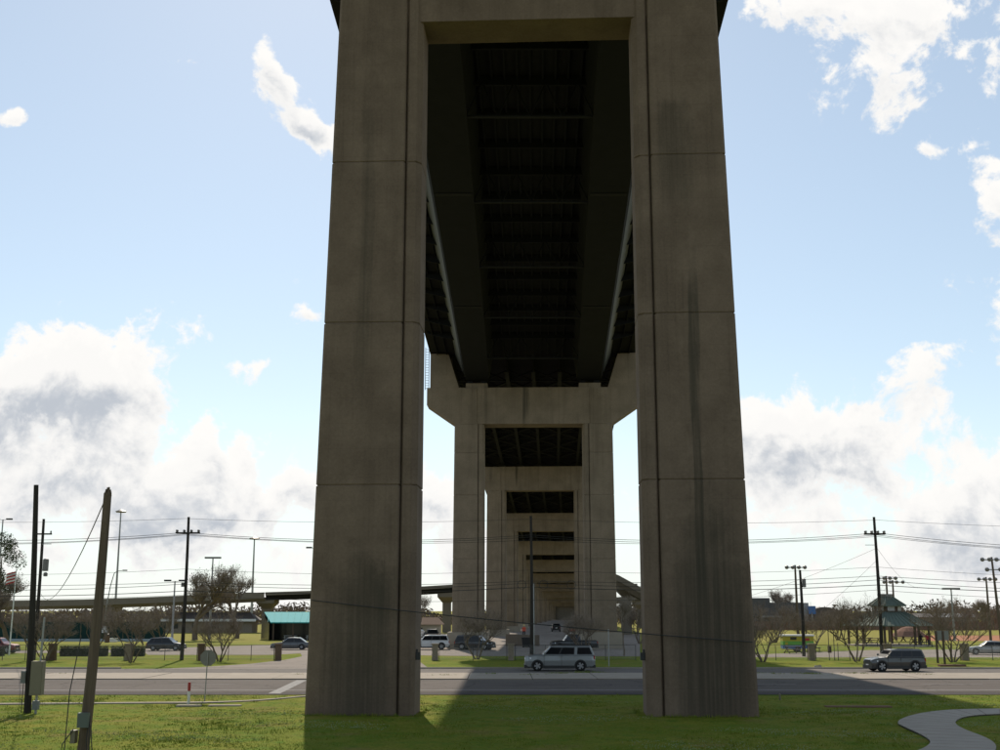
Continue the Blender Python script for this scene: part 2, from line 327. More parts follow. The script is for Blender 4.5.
# ------------------------------------------------------------------ mesh builder
class MB:
    def __init__(s): s.v = []; s.f = []; s.mi = []; s.cur = 0
    def add(s, vs, fs):
        o = len(s.v); s.v += [tuple(p) for p in vs]
        s.f += [tuple(i + o for i in f) for f in fs]; s.mi += [s.cur]*len(fs); return s
    def box(s, x0, x1, y0, y1, z0, z1, mtx=None):
        p = [Vector(q) for q in ((x0,y0,z0),(x1,y0,z0),(x1,y1,z0),(x0,y1,z0),(x0,y0,z1),(x1,y0,z1),(x1,y1,z1),(x0,y1,z1))]
        if mtx: p = [mtx @ q for q in p]
        return s.add(p, [(0,3,2,1),(4,5,6,7),(0,1,5,4),(1,2,6,5),(2,3,7,6),(3,0,4,7)])
    def bar(s, a, b, wx, wz, up=(0,0,1)):
        a, b = Vector(a), Vector(b); d = (b-a).normalized(); up = Vector(up)
        if abs(d.dot(up)) > 0.98: up = Vector((0,1,0))
        r = d.cross(up).normalized(); u = r.cross(d)
        p = []
        for q in (a, b):
            for sx, sz in ((-1,-1),(1,-1),(1,1),(-1,1)): p.append(q + r*sx*wx/2 + u*sz*wz/2)
        return s.add(p, [(0,1,2,3),(7,6,5,4),(0,4,5,1),(1,5,6,2),(2,6,7,3),(3,7,4,0)])
    def tube(s, pts, rad, n=6, caps=True):
        pts = [Vector(p) for p in pts]
        if not isinstance(rad, (list, tuple)): rad = [rad]*len(pts)
        vs = []; fs = []
        t0 = (pts[1]-pts[0]).normalized()
        ref = Vector((0,0,1)) if abs(t0.z) < 0.9 else Vector((1,0,0))
        for i, p in enumerate(pts):
            t = (pts[min(i+1, len(pts)-1)] - pts[max(i-1, 0)]).normalized()
            r = t.cross(ref)
            if r.length < 1e-4: r = t.cross(Vector((0,1,0)))
            r.normalize(); u = r.cross(t)
            for k in range(n):
                a = 2*math.pi*k/n; vs.append(p + (r*math.cos(a) + u*math.sin(a))*rad[i])
        for i in range(len(pts)-1):
            for k in range(n):
                k2 = (k+1) % n; fs.append((i*n+k, i*n+k2, (i+1)*n+k2, (i+1)*n+k))
        if caps: fs.append(tuple(range(n-1, -1, -1))); fs.append(tuple((len(pts)-1)*n + k for k in range(n)))
        return s.add(vs, fs)
    def lathe(s, prof, n=16, mtx=None):          # prof: (r, z) pairs, axis z
        vs = []; fs = []
        for r, z in prof:
            for k in range(n):
                a = 2*math.pi*k/n; q = Vector((r*math.cos(a), r*math.sin(a), z)); vs.append(mtx @ q if mtx else q)
        for i in range(len(prof)-1):
            for k in range(n):
                k2 = (k+1) % n; fs.append((i*n+k, i*n+k2, (i+1)*n+k2, (i+1)*n+k))
        fs.append(tuple(range(n-1, -1, -1))); fs.append(tuple((len(prof)-1)*n + k for k in range(n)))
        return s.add(vs, fs)
    def loft(s, rings, caps=True):
        n = len(rings[0]); vs = [q for r in rings for q in r]; fs = []
        for i in range(len(rings)-1):
            for k in range(n):
                k2 = (k+1) % n; fs.append((i*n+k, i*n+k2, (i+1)*n+k2, (i+1)*n+k))
        if caps: fs.append(tuple(range(n-1, -1, -1))); fs.append(tuple((len(rings)-1)*n + k for k in range(n)))
        return s.add(vs, fs)
    def prism(s, poly, z0, z1): return s.loft([[(x,y,z0) for x,y in poly], [(x,y,z1) for x,y in poly]])
    def mesh(s, name, m):
        me = bpy.data.meshes.new(name); me.from_pydata(s.v, [], s.f)
        ms = m if isinstance(m, (list, tuple)) else [m]
        for q in ms: me.materials.append(q)
        if len(ms) > 1: me.polygons.foreach_set('material_index', s.mi)
        bm = bmesh.new(); bm.from_mesh(me); bmesh.ops.recalc_face_normals(bm, faces=bm.faces); bm.to_mesh(me); bm.free()
        me.update(); return me
    def build(s, name, m, parent=None, smooth=False, loc=None):
        me = s.mesh(name, m)
        if smooth: me.polygons.foreach_set('use_smooth', [True]*len(me.polygons))
        return link(name, me, parent, loc)
def link(name, me, parent=None, loc=None, rz=0):
    o = bpy.data.objects.new(name, me); COL.objects.link(o)
    if parent is not None: o.parent = parent
    if loc is not None: o.location = loc
    o.rotation_euler[2] = rz
    return o
def tag(o, label=None, cat=None, group=None, kind=None):
    if label: o['label'] = label
    if cat: o['category'] = cat
    if group: o['group'] = group
    if kind: o['kind'] = kind
    return o
def thing(name, label, cat, loc=(0,0,0), rz=0, group=None):
    return tag(link(name, None, None, loc, rz), label, cat, group)
def copy_tree(o, parent=None):
    c = o.copy(); COL.objects.link(c)
    if parent is not None: c.parent = parent
    for ch in list(o.children): copy_tree(ch, c)
    return c
def struct(name, mb, m): return tag(mb.build(name, m), kind='structure')

# ------------------------------------------------------------------ ground, road, lots
def yrow(py): return G(500, py).y
Y_EDGE, Y_LINE, Y_MED0, Y_MED1, Y_FAR, Y_FENCE = yrow(695), yrow(690.5), yrow(680), yrow(674), yrow(669), 117.0
def ground():
    mb = MB()
    ys = [-120, -40, -14, -7, 3, 9, 14, 19, 23, 27] + [30+2*i for i in range(20)] + [80, 100, 130, 170, 230, 320, 500, 900, 2000, 5000]
    xs = [-5000, -1500, -500, -200, -100] + [-60+4*i for i in range(31)] + [100, 200, 500, 1500, 5000]
    def h(x, y):
        crown = EYE - 1.65
        if y < -40: z = 0
        elif y < -14: z = crown*(y+40)/26
        elif y < 4: z = crown
        elif y < 26:
            t = (y-4)/22; z = crown*(1 - t*t*(3-2*t))
        else: z = 0
        if 28 < y < Y_EDGE - 3 and abs(x) < 62: z += 0.03*math.sin(x*.7+y*.31)*math.sin(y*.53-x*.2) - 0.01
        return z
    vs = [(x, y, h(x, y)) for y in ys for x in xs]; n = len(xs)
    fs = [(j*n+i, j*n+i+1, (j+1)*n+i+1, (j+1)*n+i) for j in range(len(ys)-1) for i in range(n-1)]
    o = struct('lawn_ground', mb.add(vs, fs), M['grass'])
    for p in o.data.polygons: p.use_smooth = True
ground()
def sheet(name, x0, x1, y0, y1, z, m):
    return struct(name, MB().add([(x0,y0,z),(x1,y0,z),(x1,y1,z),(x0,y1,z)], [(0,1,2,3)]), m)
def slab(name, x0, x1, y0, y1, z0, z1, m): return struct(name, MB().box(x0, x1, y0, y1, z0, z1), m)
sheet('road_shoulder', -400, 400, Y_EDGE, Y_EDGE+2.2, 0.020, M['asphalt_dark'])
sheet('near_roadway', -400, 400, Y_EDGE+2.2, Y_MED0, 0.024, M['asphalt'])
mdn = slab('median', -400, 400, Y_MED0+.02, Y_MED1-.02, -0.1, 0.055, M['asphalt_dark'])   # bed under the cast slabs
msl = MB().box(-2.2, 2.2, Y_MED0, Y_MED1, .03, .085).mesh('median_slab', M['median'])
for i in range(-13, 14): link('median_slab', msl, mdn, (i*4.46, 0, (i*7 % 5)*.004))
for sx in (-1, 1): tag(MB().box(min(sx*60.3, sx*400), max(sx*60.3, sx*400), Y_MED0, Y_MED1, .03, .085).build('median_slab', M['median'], mdn), kind='stuff')
sheet('far_roadway', -400, 400, Y_MED1, Y_FAR, 0.022, M['asphalt_pale'])
slab('kerb', GX(312, Y_FAR), 400, Y_FAR, Y_FAR+0.35, -0.1, 0.13, M['kerb'])
slab('kerb', -400, GX(120, Y_FAR), Y_FAR, Y_FAR+0.35, -0.1, 0.13, M['kerb'])
# painted markings
sheet('edge_line', -400, 400, Y_LINE, Y_LINE+0.32, 0.028, M['line'])
for i in range(-5, 6):
    if i in (0, 1): continue
    sheet('lane_dash', i*12-9, i*12-5, yrow(684.6), yrow(684.6)+0.16, 0.028, M['line'])
sheet('median_line', -400, 400, Y_MED0-0.9, Y_MED0-0.75, 0.028, M['line'])
a, b = G(274, 694), G(302, 680.5)
struct('stop_line', MB().add([(a.x-.35,a.y,.029),(a.x+.35,a.y,.029),(b.x+.35,b.y,.029),(b.x-.35,b.y,.029)], [(0,1,2,3)]), M['line'])
# expansion joints of the median, and weeds in them
def ribbon(name, left, right, z, m, thick=0.05):
    vs = []; fs = []; n = len(left)
    for l, r in zip(left, right):
        vs += [(l.x,l.y,z),(r.x,r.y,z),(l.x,l.y,z-thick),(r.x,r.y,z-thick)]
    for i in range(n-1):
        a, b = i*4, i*4+4
        fs += [(a,a+1,b+1,b),(a,b,b+2,a+2),(a+1,a+3,b+3,b+1)]
    return struct(name, MB().add(vs, fs), m)
def catmull(pts, sub=6):
    out = []
    for i in range(len(pts)-1):
        p0, p1, p2, p3 = pts[max(i-1,0)], pts[i], pts[i+1], pts[min(i+2,len(pts)-1)]
        for k in range(sub):
            t = k/sub
            out.append(0.5*((2*p1) + (p2-p0)*t + (2*p0-5*p1+4*p2-p3)*t*t + (3*p1-p0-3*p2+p3)*t**3))
    return out + [pts[-1]]
L = [G(*p) for p in ((1100,707),(1040,708.5),(1000,709.5),(955,710.5),(925,713.5),(905,718.5),(898,723.5),(905,728),(920,735),(930,742),(926,748),(912,754),(890,764),(850,785))]
Rr = [G(*p) for p in ((1100,711.5),(1040,713.5),(1000,714.8),(975,716.2),(962,718.6),(956,722),(957,726),(966,731),(984,738),(994,744),(996,750),(990,757),(975,768),(945,790))]
CL, CR = catmull(L), catmull(Rr)
fpth = ribbon('footpath', CL, CR, 0.035, M['asphalt_dark'], 0.07)                  # bed; the cast slabs lie on it with open joints
for i in range(0, len(CL)-3, 3):
    l_, r_ = [q.copy() for q in CL[i:i+4]], [q.copy() for q in CR[i:i+4]]
    l_[-1] = l_[-1].lerp(l_[-2], .10); r_[-1] = r_[-1].lerp(r_[-2], .10)
    sl = ribbon('path_slab', l_, r_, 0.055, M['path'], 0.05); del sl['kind']; sl.parent = fpth
sw = catmull([G(*p) for p in ((-30,704.6),(60,703.9),(140,703.3),(205,702.8),(248,701.3),(280,699),(306,696.6),(340,694.5))])
ribbon('sidewalk', [p+Vector((0,.26,0)) for p in sw], [p-Vector((0,.26,0)) for p in sw], 0.05, M['path'], 0.08)
struct('concrete_pad', MB().box(*(lambda c: (c.x-.8,c.x+.8,c.y-.2,c.y+.2))(G(225,706)), -.05, .055), M['path'])
struct('concrete_pad', MB().box(*(lambda c: (c.x-.6,c.x+.6,c.y-.2,c.y+.2))(G(189,706)), -.05, .057), M['path'])
struct('concrete_pad', MB().box(*(lambda c: (c.x-1.6,c.x+1.6,c.y-.3,c.y+.3))(G(858,707)), -.05, .05), M['mound'])
# lots and drives beyond the verge
def poly_sheet(name, pts, z, m): return struct(name, MB().add([(p.x,p.y,z) for p in pts], [tuple(range(len(pts)))]), m)
poly_sheet('parking_lot', [G(*p) for p in ((148,655),(272,655),(300,653.5),(312,654),(460,656),(640,656.5),(640,634),(440,634),(400,642),(300,644),(200,647),(140,649))], 0.014, M['lot'])
poly_sheet('drive_entrance', [G(*p) for p in ((150,669.4),(430,669.4),(420,662),(400,655),(300,652),(302,656.5),(285,660),(250,664),(205,667))], 0.018, M['lot'])
poly_sheet('parking_lot', [G(*p) for p in ((815,657.5),(1300,657.5),(1300,649.5),(1000,649.5),(935,649.8),(870,650.2),(800,652.8),(740,655.4),(740,657.3))], 0.014, M['lot'])
poly_sheet('drive', [G(*p) for p in ((-400,654),(60,653),(150,652.5),(150,649.5),(60,650.5),(-400,651))], 0.012, M['lot'])
poly_sheet('infield', [G(*p) for p in ((925,641),(1500,641),(1500,635),(930,635.5))], 0.02, M['dirt'])
slab('court_apron', GX(-60,188), GX(164,188), 186.5, 188.5, -.1, .35, M['court'])

# ------------------------------------------------------------------ bridge line
K = 1.2                                          # everything from the eared pier on, scaled from a first survey
def up(z): return EYE + (z-EYE)*K
PATH = [(-130, -4.2, 53), (-40, -1.4, 51), (0, -.2, 49.5), (56.8, 1.42, 46.4), (85, 2.27, 43.9), (153.6, 4.32, 37.3)] + [(Y*K, x*K, up(z)) for Y, x, z in
       [(187, 6.2, 28.9), (226, 8.6, 24.75), (264, 10.9, 21.7), (302, 13.1, 19.2), (340, 15.6, 17.0), (378, 18.3, 15.0), (416, 21.2, 13.2), (454, 24.3, 11.6), (492, 27.6, 10.2), (530, 31.0, 9.0)]]
def line(Y):
    for a, b in zip(PATH, PATH[1:]):
        if Y <= b[0]:
            t = (Y-a[0])/(b[0]-a[0]); return a[1]+(b[1]-a[1])*t, a[2]+(b[2]-a[2])*t
    return PATH[-1][1:]
def column_plan(out, inn, T, s):                # plan of one shaft; s = -1 left, +1 right; the inner rib stands back from the face
    t = T/2
    h = [(out,-t+.12),(out-.12,-t),(inn+.86,-t),(inn+.81,-t+.05),(inn+.78,-t+.30),(inn+.69,-t+.30),(inn+.67,-t+.12),(inn+.26,-t+.12),(inn,-t+.42)]
    p = h + [(x, -y) for x, y in reversed(h)]
    return [(s*x, y) for x, y in p]
def shaft(parent, s, out0, out1, inn, T0, T1, z0, z1, joints, m, ztot):
    """one column, cast in lifts: a core, and every lift a piece of its own with a recessed joint between"""
    def plan(z, grow=0.0):
        t = (z - z0)/(ztot - z0)
        pl = column_plan(out0+(out1-out0)*t+grow, inn-grow, T0+(T1-T0)*t+2*grow, s)
        return [(x, y, z) for x, y in pl]
    core = MB().loft([plan(z0, -.05), plan(z1, -.05)]).build('column', m, parent)
    zs = [z0] + [j for j in joints if z0 < j < z1] + [z1]
    for a, b in zip(zs, zs[1:]):
        lo = a + (0.022 if a > z0 else 0); hi = b - (0.022 if b < z1 else 0)
        MB().loft([plan(lo, -.03), plan(lo+.03), plan(hi-.03), plan(hi, -.03)]).build('lift', m, core)
    return core

# the tall pier in front
P1 = thing('bridge_pier', 'tallest twin column concrete pier with dark stained feet, standing in the lawn', 'bridge pier', (1.42, 57.6, 0), R(-2.8), 'bridge piers')
zj = lambda y: A(360, y, 55.6).z
J1 = [zj(483), zj(318), zj(155)]
for s in (-1, 1):
    jj = J1 if s < 0 else [zj(479), zj(312), zj(153)]
    shaft(P1, s, 10.28, 9.40, 5.28, 3.1, 2.9, -0.4, 42.6, jj, M['pier'], 42.6)
zs = A(525, 12, 55.6).z
MB().loft([[(-9.0,-1.24,zs),(9.0,-1.24,zs),(9.0,1.24,zs),(-9.0,1.24,zs)], [(-9.0,-1.24,37.4),(9.0,-1.24,37.4),(9.0,1.24,37.4),(-9.0,1.24,37.4)]]).build('cross_beam', M['pier'], P1)
for s in (-1, 1):
    for x in (5.6, 7.4): MB().box(s*x-.35, s*x+.35, -.5, .5, 42.6, 43.1).build('bearing', M['steel'], P1)
MB().box(-5.6, 5.6, -1.1, 1.1, 40.2, 42.4).build('cap_beam', M['pier'], P1)

def hammer_pier(Y, zc_top, zc_bot, half_out, half_in, cap_half, end_rise, label, joints, ears=None, wider=0.15, T=2.8, plinth=0.0, m=None):
    cx, _ = line(Y)
    p = thing('bridge_pier', label, 'bridge pier', (cx, Y, 0), R(-1.5) if Y < 170 else R(-3.4), 'bridge piers')
    m = m or M['pier_far']
    for s in (-1, 1):
        shaft(p, s, half_out+wider, half_out, half_in, T+.2, T, plinth-0.3, zc_bot-.004, joints, m, zc_bot)
        if plinth: MB().box(s*(half_in-.5), s*(half_out+.7), -T/2-.6, T/2+.6, -0.3, plinth).build('plinth', M['plinth'], p)
    t = T/2 - .06
    ring = lambda y: [(-cap_half,y,zc_top),(-cap_half,y,zc_bot+end_rise),(-half_out,y,zc_bot),(-half_in-.9,y,zc_bot),(half_in+.9,y,zc_bot),(half_out,y,zc_bot),(cap_half,y,zc_bot+end_rise),(cap_half,y,zc_top)]
    cap = MB().loft([ring(-t), ring(t)]).build('cap_beam', m, p)
    for s in (-1, 1):                            # pilaster faces carried up over the cap
        MB().box(min(s*(half_in+.98), s*(half_out-.9)), max(s*(half_in+.98), s*(half_out-.9)), -t-.09, t+.09, zc_bot+.003, zc_top-.15).build('pilaster', m, p)
    return p, cap, t

p2, cap2, t2 = hammer_pier(153.6, up(28.15), up(24.2), 10.1, 6.3, 13.7, 2.5, 'tan hammerhead pier with blocky ears carrying the far ends of the box girders', [11, 19, 24.4], plinth=2.0, T=3.4)
for s in (-1, 1):
    MB().loft([[(s*13.3,y,up(28.15)),(s*9.6,y,up(28.15)),(s*10.95,y,37.27),(s*13.3,y,37.36)] for y in (-t2+.05, t2-.3)]).build('ear_block', M['pier_far'], p2)
    MB().box(s*7.3-1.4, s*7.3+1.4, -1.4, 1.2, up(28.15), 33.45).build('bearing_pedestal', M['pier_far'], p2)
    for x in (6.4, 8.2): MB().box(s*x-.35, s*x+.35, -1.1, -.4, 33.45, 33.85).build('bearing', M['steel'], p2)
lad = MB()                                       # caged access ladder by the left ear
for dx in (-13.95, -13.5): lad.box(dx-.04, dx+.04, -1.5, -1.42, 32.6, 38.2)
for k in range(16): lad.box(-13.95, -13.5, -1.49, -1.44, 32.8+k*.34, 32.85+k*.34)
lad.build('access_ladder', M['galv'], p2)
specs = [(187, 26.6, 22.9, 'second hammerhead pier along the viaduct, framed by the opening of the eared pier', [8, 15, 20]),
         (226, 22.45, 19.1, 'third hammerhead pier along the viaduct, behind the second one', [7, 13]),
         (264, 19.4, 16.5, 'fourth hammerhead pier along the viaduct, half hidden by the third', [7, 12]),
         (302, 16.9, 14.0, 'fifth hammerhead pier along the viaduct, above the dark low passage', [8]),
         (340, 14.7, 12.2, 'far viaduct pier seen deep inside the passage, sixth hammerhead in the row', []),
         (378, 12.7, 10.4, 'far viaduct pier seen deep inside the passage, seventh hammerhead in the row', []),
         (416, 10.9, 8.8, 'far viaduct pier seen deep inside the passage, eighth hammerhead in the row', []),
         (454, 9.3, 7.4, 'far viaduct pier seen deep inside the passage, ninth hammerhead in the row', []),
         (492, 7.9, 6.1, 'last far viaduct pier at the end of the passage', [])]
for Y, zt, zb, lab, jn in specs:
    hammer_pier(Y*K, up(zt), up(zb), 9.8 if Y < 330 else 8.9, 6.3, 12.6, 2.1, lab, [up(q) for q in jn], T=2.9, plinth=1.2 if Y < 300 else 0)
thing_back = thing('bridge_pier', 'twin column concrete bridge pier behind the levee', 'bridge pier', (line(-40)[0], -40, 0), R(-1.5), 'bridge piers')
for s in (-1, 1): shaft(thing_back, s, 10.2, 9.4, 5.05, 3.3, 3.0, -.4, 46.2, [], M['pier'], 46.2)
MB().box(-9, 9, -1.2, 1.2, 43.8, 46).build('cross_beam', M['pier'], thing_back)

# steel box-girder spans
def deck_part(parent, Ys, HALF):
    def ring(Y):
        x, z = line(Y)
        return [(x-HALF,Y,z+.1),(x-HALF,Y,z+.42),(x,Y,z+.62),(x+HALF,Y,z+.42),(x+HALF,Y,z+.1),(x+7,Y,z),(x-7,Y,z)]
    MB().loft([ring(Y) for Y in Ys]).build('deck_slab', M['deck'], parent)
    for s in (-1, 1):
        def pr(Y):
            x, z = line(Y); e = x + s*HALF
            return [(e,Y,z+.425),(e-s*.45,Y,z+.425),(e-s*.22,Y,z+1.25),(e,Y,z+1.25)]
        MB().loft([pr(Y) for Y in Ys]).build('parapet', M['parapet'], parent)
def gdepth(Y):                                   # depth of the steel boxes under the slab
    x, z = line(Y)
    if Y <= 56.8: return 3.2
    return z - (43.2 + (33.9-43.2)*(Y-56.8)/96.8)
def box_span(Y0, Y1, label, near):
    p = thing('bridge_span', label, 'bridge span', (0, 0, 0), 0, 'steel box girder spans')
    n = max(2, int((Y1-Y0)/6)); Ys = [Y0+(Y1-Y0)*i/n for i in range(n+1)]
    deck_part(p, Ys, 13.4)
    for s in (-1, 1):
        def ring(Y):
            x, z = line(Y); d = gdepth(Y); k = max(0, min(1, (Y-78)/75))
            o_, i_ = 8.0+.65*k, 4.7+1.1*k
            return [(x+s*(o_+1.45), Y, z-.004), (x+s*o_, Y, z-d), (x+s*i_, Y, z-d), (x+s*(i_-.7), Y, z-.004)]
        rr = [ring(Y) for Y in Ys]
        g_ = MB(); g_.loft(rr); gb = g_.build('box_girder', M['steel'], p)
        # bottom flange lip and web splice plates
        fl = MB()
        fl.loft([[(r[1][0]+s*.10, r[1][1], r[1][2]-.002), (r[1][0]+s*.10, r[1][1], r[1][2]-.06), (r[2][0]-s*.10, r[2][1], r[2][2]-.06), (r[2][0]-s*.10, r[2][1], r[2][2]-.002)] for r in rr])
        fl.build('bottom_flange', M['steel'], gb)
        wb = MB()
        for a, b in zip(rr, rr[1:]):
            o = Vector((s*.012, 0, 0))
            q = [Vector(a[0])+o+Vector((0,0,-.12)), Vector(b[0])+o+Vector((0,0,-.12)), Vector(b[1])+o+Vector((0,0,.10)), Vector(a[1])+o+Vector((0,0,.10))]
            wb.add(q, [(0,1,2,3)])
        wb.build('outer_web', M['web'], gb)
        for Ysp in [Y for Y in (97, 125) if Y0 < Y < Y1]:
            q = ring(Ysp)
            MB().box(min(q[1][0],q[2][0])+.05, max(q[1][0],q[2][0])-.05, Ysp-.35, Ysp+.35, q[1][2]-.085, q[1][2]-.062).build('splice_plate', M['steel_web'], gb)
    # cross frames: a deep one every third panel, shallow floor beams between
    Y = Y1 - 9.5; k = 0
    while Y > Y0 + 1:
        x, z = line(Y); d = gdepth(Y); kk = max(0, min(1, (Y-78)/75)); hi = 4.7+1.1*kk
        if k % 3 == 0:
            MB().box(x-hi-.1, x+hi+.1, Y-.16, Y+.16, z-d+.10, z-d+.24).build('cross_frame_chord', M['steel_web'], p)
            br = MB(); q = hi*2/4
            for a_ in range(4):
                xa = x-hi+a_*q; br.bar((xa, Y, z-d+.2), (xa+q/2, Y, z-.5), .1, .1); br.bar((xa+q/2, Y, z-.5), (xa+q, Y, z-d+.2), .1, .1)
            br.build('cross_frame_bracing', M['steel'], p)
        MB().box(x-hi+.5, x+hi-.5, Y-.12, Y+.12, z-.75, z-.006).build('floor_beam', M['steel'], p)
        for s in (-1, 1):
            MB().loft([[(x+s*9.6, yy, z-.006), (x+s*9.3, yy, z-1.0), (x+s*11.2, yy, z-.6), (x+s*13, yy, z-.14), (x+s*13, yy, z+.06)] for yy in (Y-.08, Y+.08)]).build('cantilever_bracket', M['steel'], p)
        Y -= 5.0; k += 1
    for i in range(9):
        xo = -3.8 + 7.6*i/8
        st = MB()
        for a_, b_ in zip(Ys, Ys[1:]):
            (xa, za), (xb, zb) = line(a_), line(b_); st.bar((xa+xo, a_, za-.20), (xb+xo, b_, zb-.20), .14, .36)
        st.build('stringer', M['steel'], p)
    for s in (-1, 1):
        for xo in (10, 11.2, 12.4):
            st = MB()
            for a_, b_ in zip(Ys, Ys[1:]):
                (xa, za), (xb, zb) = line(a_), line(b_); st.bar((xa+s*xo, a_, za-.10), (xb+s*xo, b_, zb-.10), .12, .3)
            st.build('stringer', M['steel'], p)
    return p
box_span(-40, 56.8, 'steel box girder span passing overhead from the tallest pier back over the levee', False)
box_span(56.86, 153.5, 'dark steel twin box girder span between the tallest pier and the eared pier', True)
box_span(-130, -40.06, 'steel box girder span further back over the river side of the levee', False)
def plate_span(Y0, Y1, label, detail):
    p = thing('bridge_span', label, 'bridge span', (0, 0, 0), 0, 'plate girder spans')
    n = 4; Ys = [Y0+(Y1-Y0)*i/n for i in range(n+1)]
    deck_part(p, Ys, 12.8)
    offs = [-10.5+3.5*i for i in range(7)]
    for xo in offs:
        gm = MB()
        (xa, za), (xb, zb) = line(Y0), line(Y1)
        gm.bar((xa+xo, Y0, za-1.02), (xb+xo, Y1, zb-1.02), .06, 2.0)
        gm.bar((xa+xo, Y0, za-2.06), (xb+xo, Y1, zb-2.06), .5, .08)
        gm.build('plate_girder', M['steel'], p)
    if detail:
        nf = int((Y1-Y0)/6.0)
        for k in range(1, nf+1):
            Y = Y0+(Y1-Y0)*k/(nf+1); x, z = line(Y); cf = MB()
            for xo in offs[:-1]:
                cf.bar((x+xo, Y, z-.3), (x+xo+3.5, Y, z-1.9), .13, .13); cf.bar((x+xo, Y+.14, z-1.9), (x+xo+3.5, Y+.14, z-.3), .13, .13)
                cf.bar((x+xo, Y-.14, z-1.85), (x+xo+3.5, Y-.14, z-1.85), .16, .16)
            cf.build('cross_frame', M['steel_web'], p)
            lb = MB()
            Yn = Y0+(Y1-Y0)*(k+1)/(nf+1); xn, zn = line(Yn)
            if k < nf:
                for i, xo in enumerate(offs[:-1]):
                    a_, b_ = (xo, xo+3.5) if (k+i) % 2 else (xo+3.5, xo)
                    lb.bar((x+a_, Y+.3, z-2.0), (xn+b_, Yn-.3, zn-2.0), .12, .12)
                lb.build('lateral_bracing', M['steel_web'], p)
    return p
stations = [153.7] + [q*K for q in (187, 226, 264, 302, 340, 378, 416, 454, 492)]
names = ['first', 'second', 'third', 'fourth', 'fifth', 'sixth', 'seventh', 'eighth', 'last']
for i in range(9):
    plate_span(stations[i]+.03, stations[i+1]-.03, '%s plate girder span of the viaduct beyond the eared pier' % names[i], i < 4)
ex, ez = line(492*K)
struct('bridge_embankment', MB().loft([[(ex-18,492*K+.6,0),(ex-13,492*K+.6,ez-2.6),(ex+13,492*K+.6,ez-2.6),(ex+18,492*K+.6,0)], [(75,860,0),(78,860,1.5),(104,860,1.5),(107,860,0)]]), M['overpass'])
struct('service_track', MB().loft([[(line(Y)[0]-11,Y,-.02),(line(Y)[0]+11,Y,-.02),(line(Y)[0]+11,Y,.010),(line(Y)[0]-11,Y,.010)] for Y in (205, 260, 320, 400, 480, 588)]), M['lot'])

# lamps and the slack cable on the front pier
for s, px in ((-1, 415), (1, 646)):
    q = P1.matrix_basis @ Vector((s*5.28, -.9, A(px, 657, 56).z))
    o = thing('wall_floodlight', 'small black floodlight on the inner face of the tallest pier\'s %s column' % ('river-left' if 0 else ('stop-sign-side' if s < 0 else 'footpath-side')), 'floodlight', q, R(-2.8), 'floodlights on the tall pier')
    MB().box(min(0,-s*.22), max(0,-s*.22), -.12, .12, -.16, .18).build('housing', M['black'], o)
    MB().box(-s*.11-.08, -s*.11+.08, -.16, -.12, -.12, .14).build('lens', M['black'], o)
    MB().box(-s*.06-.04, -s*.06+.04, -.05, .05, .18, .32).build('bracket', M['black'], o)
ca = P1.matrix_basis @ Vector((-10.05, -1.74, A(306, 600, 55.5).z)); cb = P1.matrix_basis @ Vector((10.05, -1.74, A(755, 642, 55.5).z))
def sagged(a, b, sag, n=12):
    a, b = Vector(a), Vector(b)
    return [a.lerp(b, i/n) - Vector((0, 0, sag*4*(i/n)*(1-i/n))) for i in range(n+1)]
tag(MB().tube(sagged(ca, cb, .12), 0.022, 5).build('cable', M['wire']), 'thin dark cable strung across the faces of the tallest pier', 'cable')

# ------------------------------------------------------------------ utility poles and wires
def crossarm(p, z, half, lean=0, n=3, y=0.0):
    a_ = MB().box(-half, half, y-.06, y+.06, z-.07, z+.07).build('crossarm', M['pole_dark'], p)
    for i in range(n):
        x = -half+.1 + (2*half-.2)*i/max(1, n-1)
        MB().lathe([(.05, z+.07),(.09, z+.12),(.05, z+.17),(.10, z+.22),(.04, z+.32)], 8, Matrix.Translation((x, y, 0))).build('insulator', M['insul'], a_)
    return a_
def wood_pole(px, Y, h, label, lean=(0, 0), r=(.19, .12), m='pole_dark', base=None, splinter=False):
    p = thing('utility_pole', label, 'utility pole', base or (x_at(px, Y, 8.5), Y, 0), 0, 'timber utility poles')
    pts = [Vector((lean[0]*t + .06*math.sin(t*3), lean[1]*t, h*t - .5*(1-t))) for t in [i/8 for i in range(9)]]
    mb = MB().tube(pts, [r[0]+(r[1]-r[0])*i/8 for i in range(9)], 10)
    if splinter:
        for k in range(6):
            a_ = k*1.05; c = pts[-1] + Vector((math.cos(a_), math.sin(a_), 0))*r[1]*.62
            mb.tube([c-Vector((0,0,.1)), c+Vector((.01,0,.05+.07*((k*7)%3)))], [.058,.035], 5)
    mb.build('pole_shaft', M[m], p, smooth=False)
    return p
PY = 118.0
zt = A(185, 517, PY).z
u1 = wood_pole(186, PY, zt, 'dark timber utility pole with double crossarm by the fence behind the stop sign')
for dy in (-.2, .2): crossarm(u1, A(185, 533, PY).z, 1.15, n=4, y=dy)
MB().box(-.35, -.1, -.2, .2, 6.9, 7.3).build('junction_box', M['insul'], u1)
u2 = wood_pole(531, PY, zt+.1, 'dark timber utility pole before the eared pier with coiled cable loops')
MB().tube([(.25, -.1, 0), (.25, -.1, 7.2)], .07, 6).build('conduit', M['galv'], u2)
for sx in (-.9, 1.2, 3.9):
    lp = [(sx+.42*math.cos(2*math.pi*i/14), -.05, 7.1+.42*math.sin(2*math.pi*i/14)) for i in range(15)]
    MB().tube(lp, .025, 4, caps=False).build('cable_loop', M['wire'], u2)
u3 = wood_pole(877, PY, zt, 'dark timber utility pole with crowded crossarm beside the gazebo')
for dy in (-.2, .2): crossarm(u3, A(877, 534, PY).z, 1.0, n=4, y=dy)
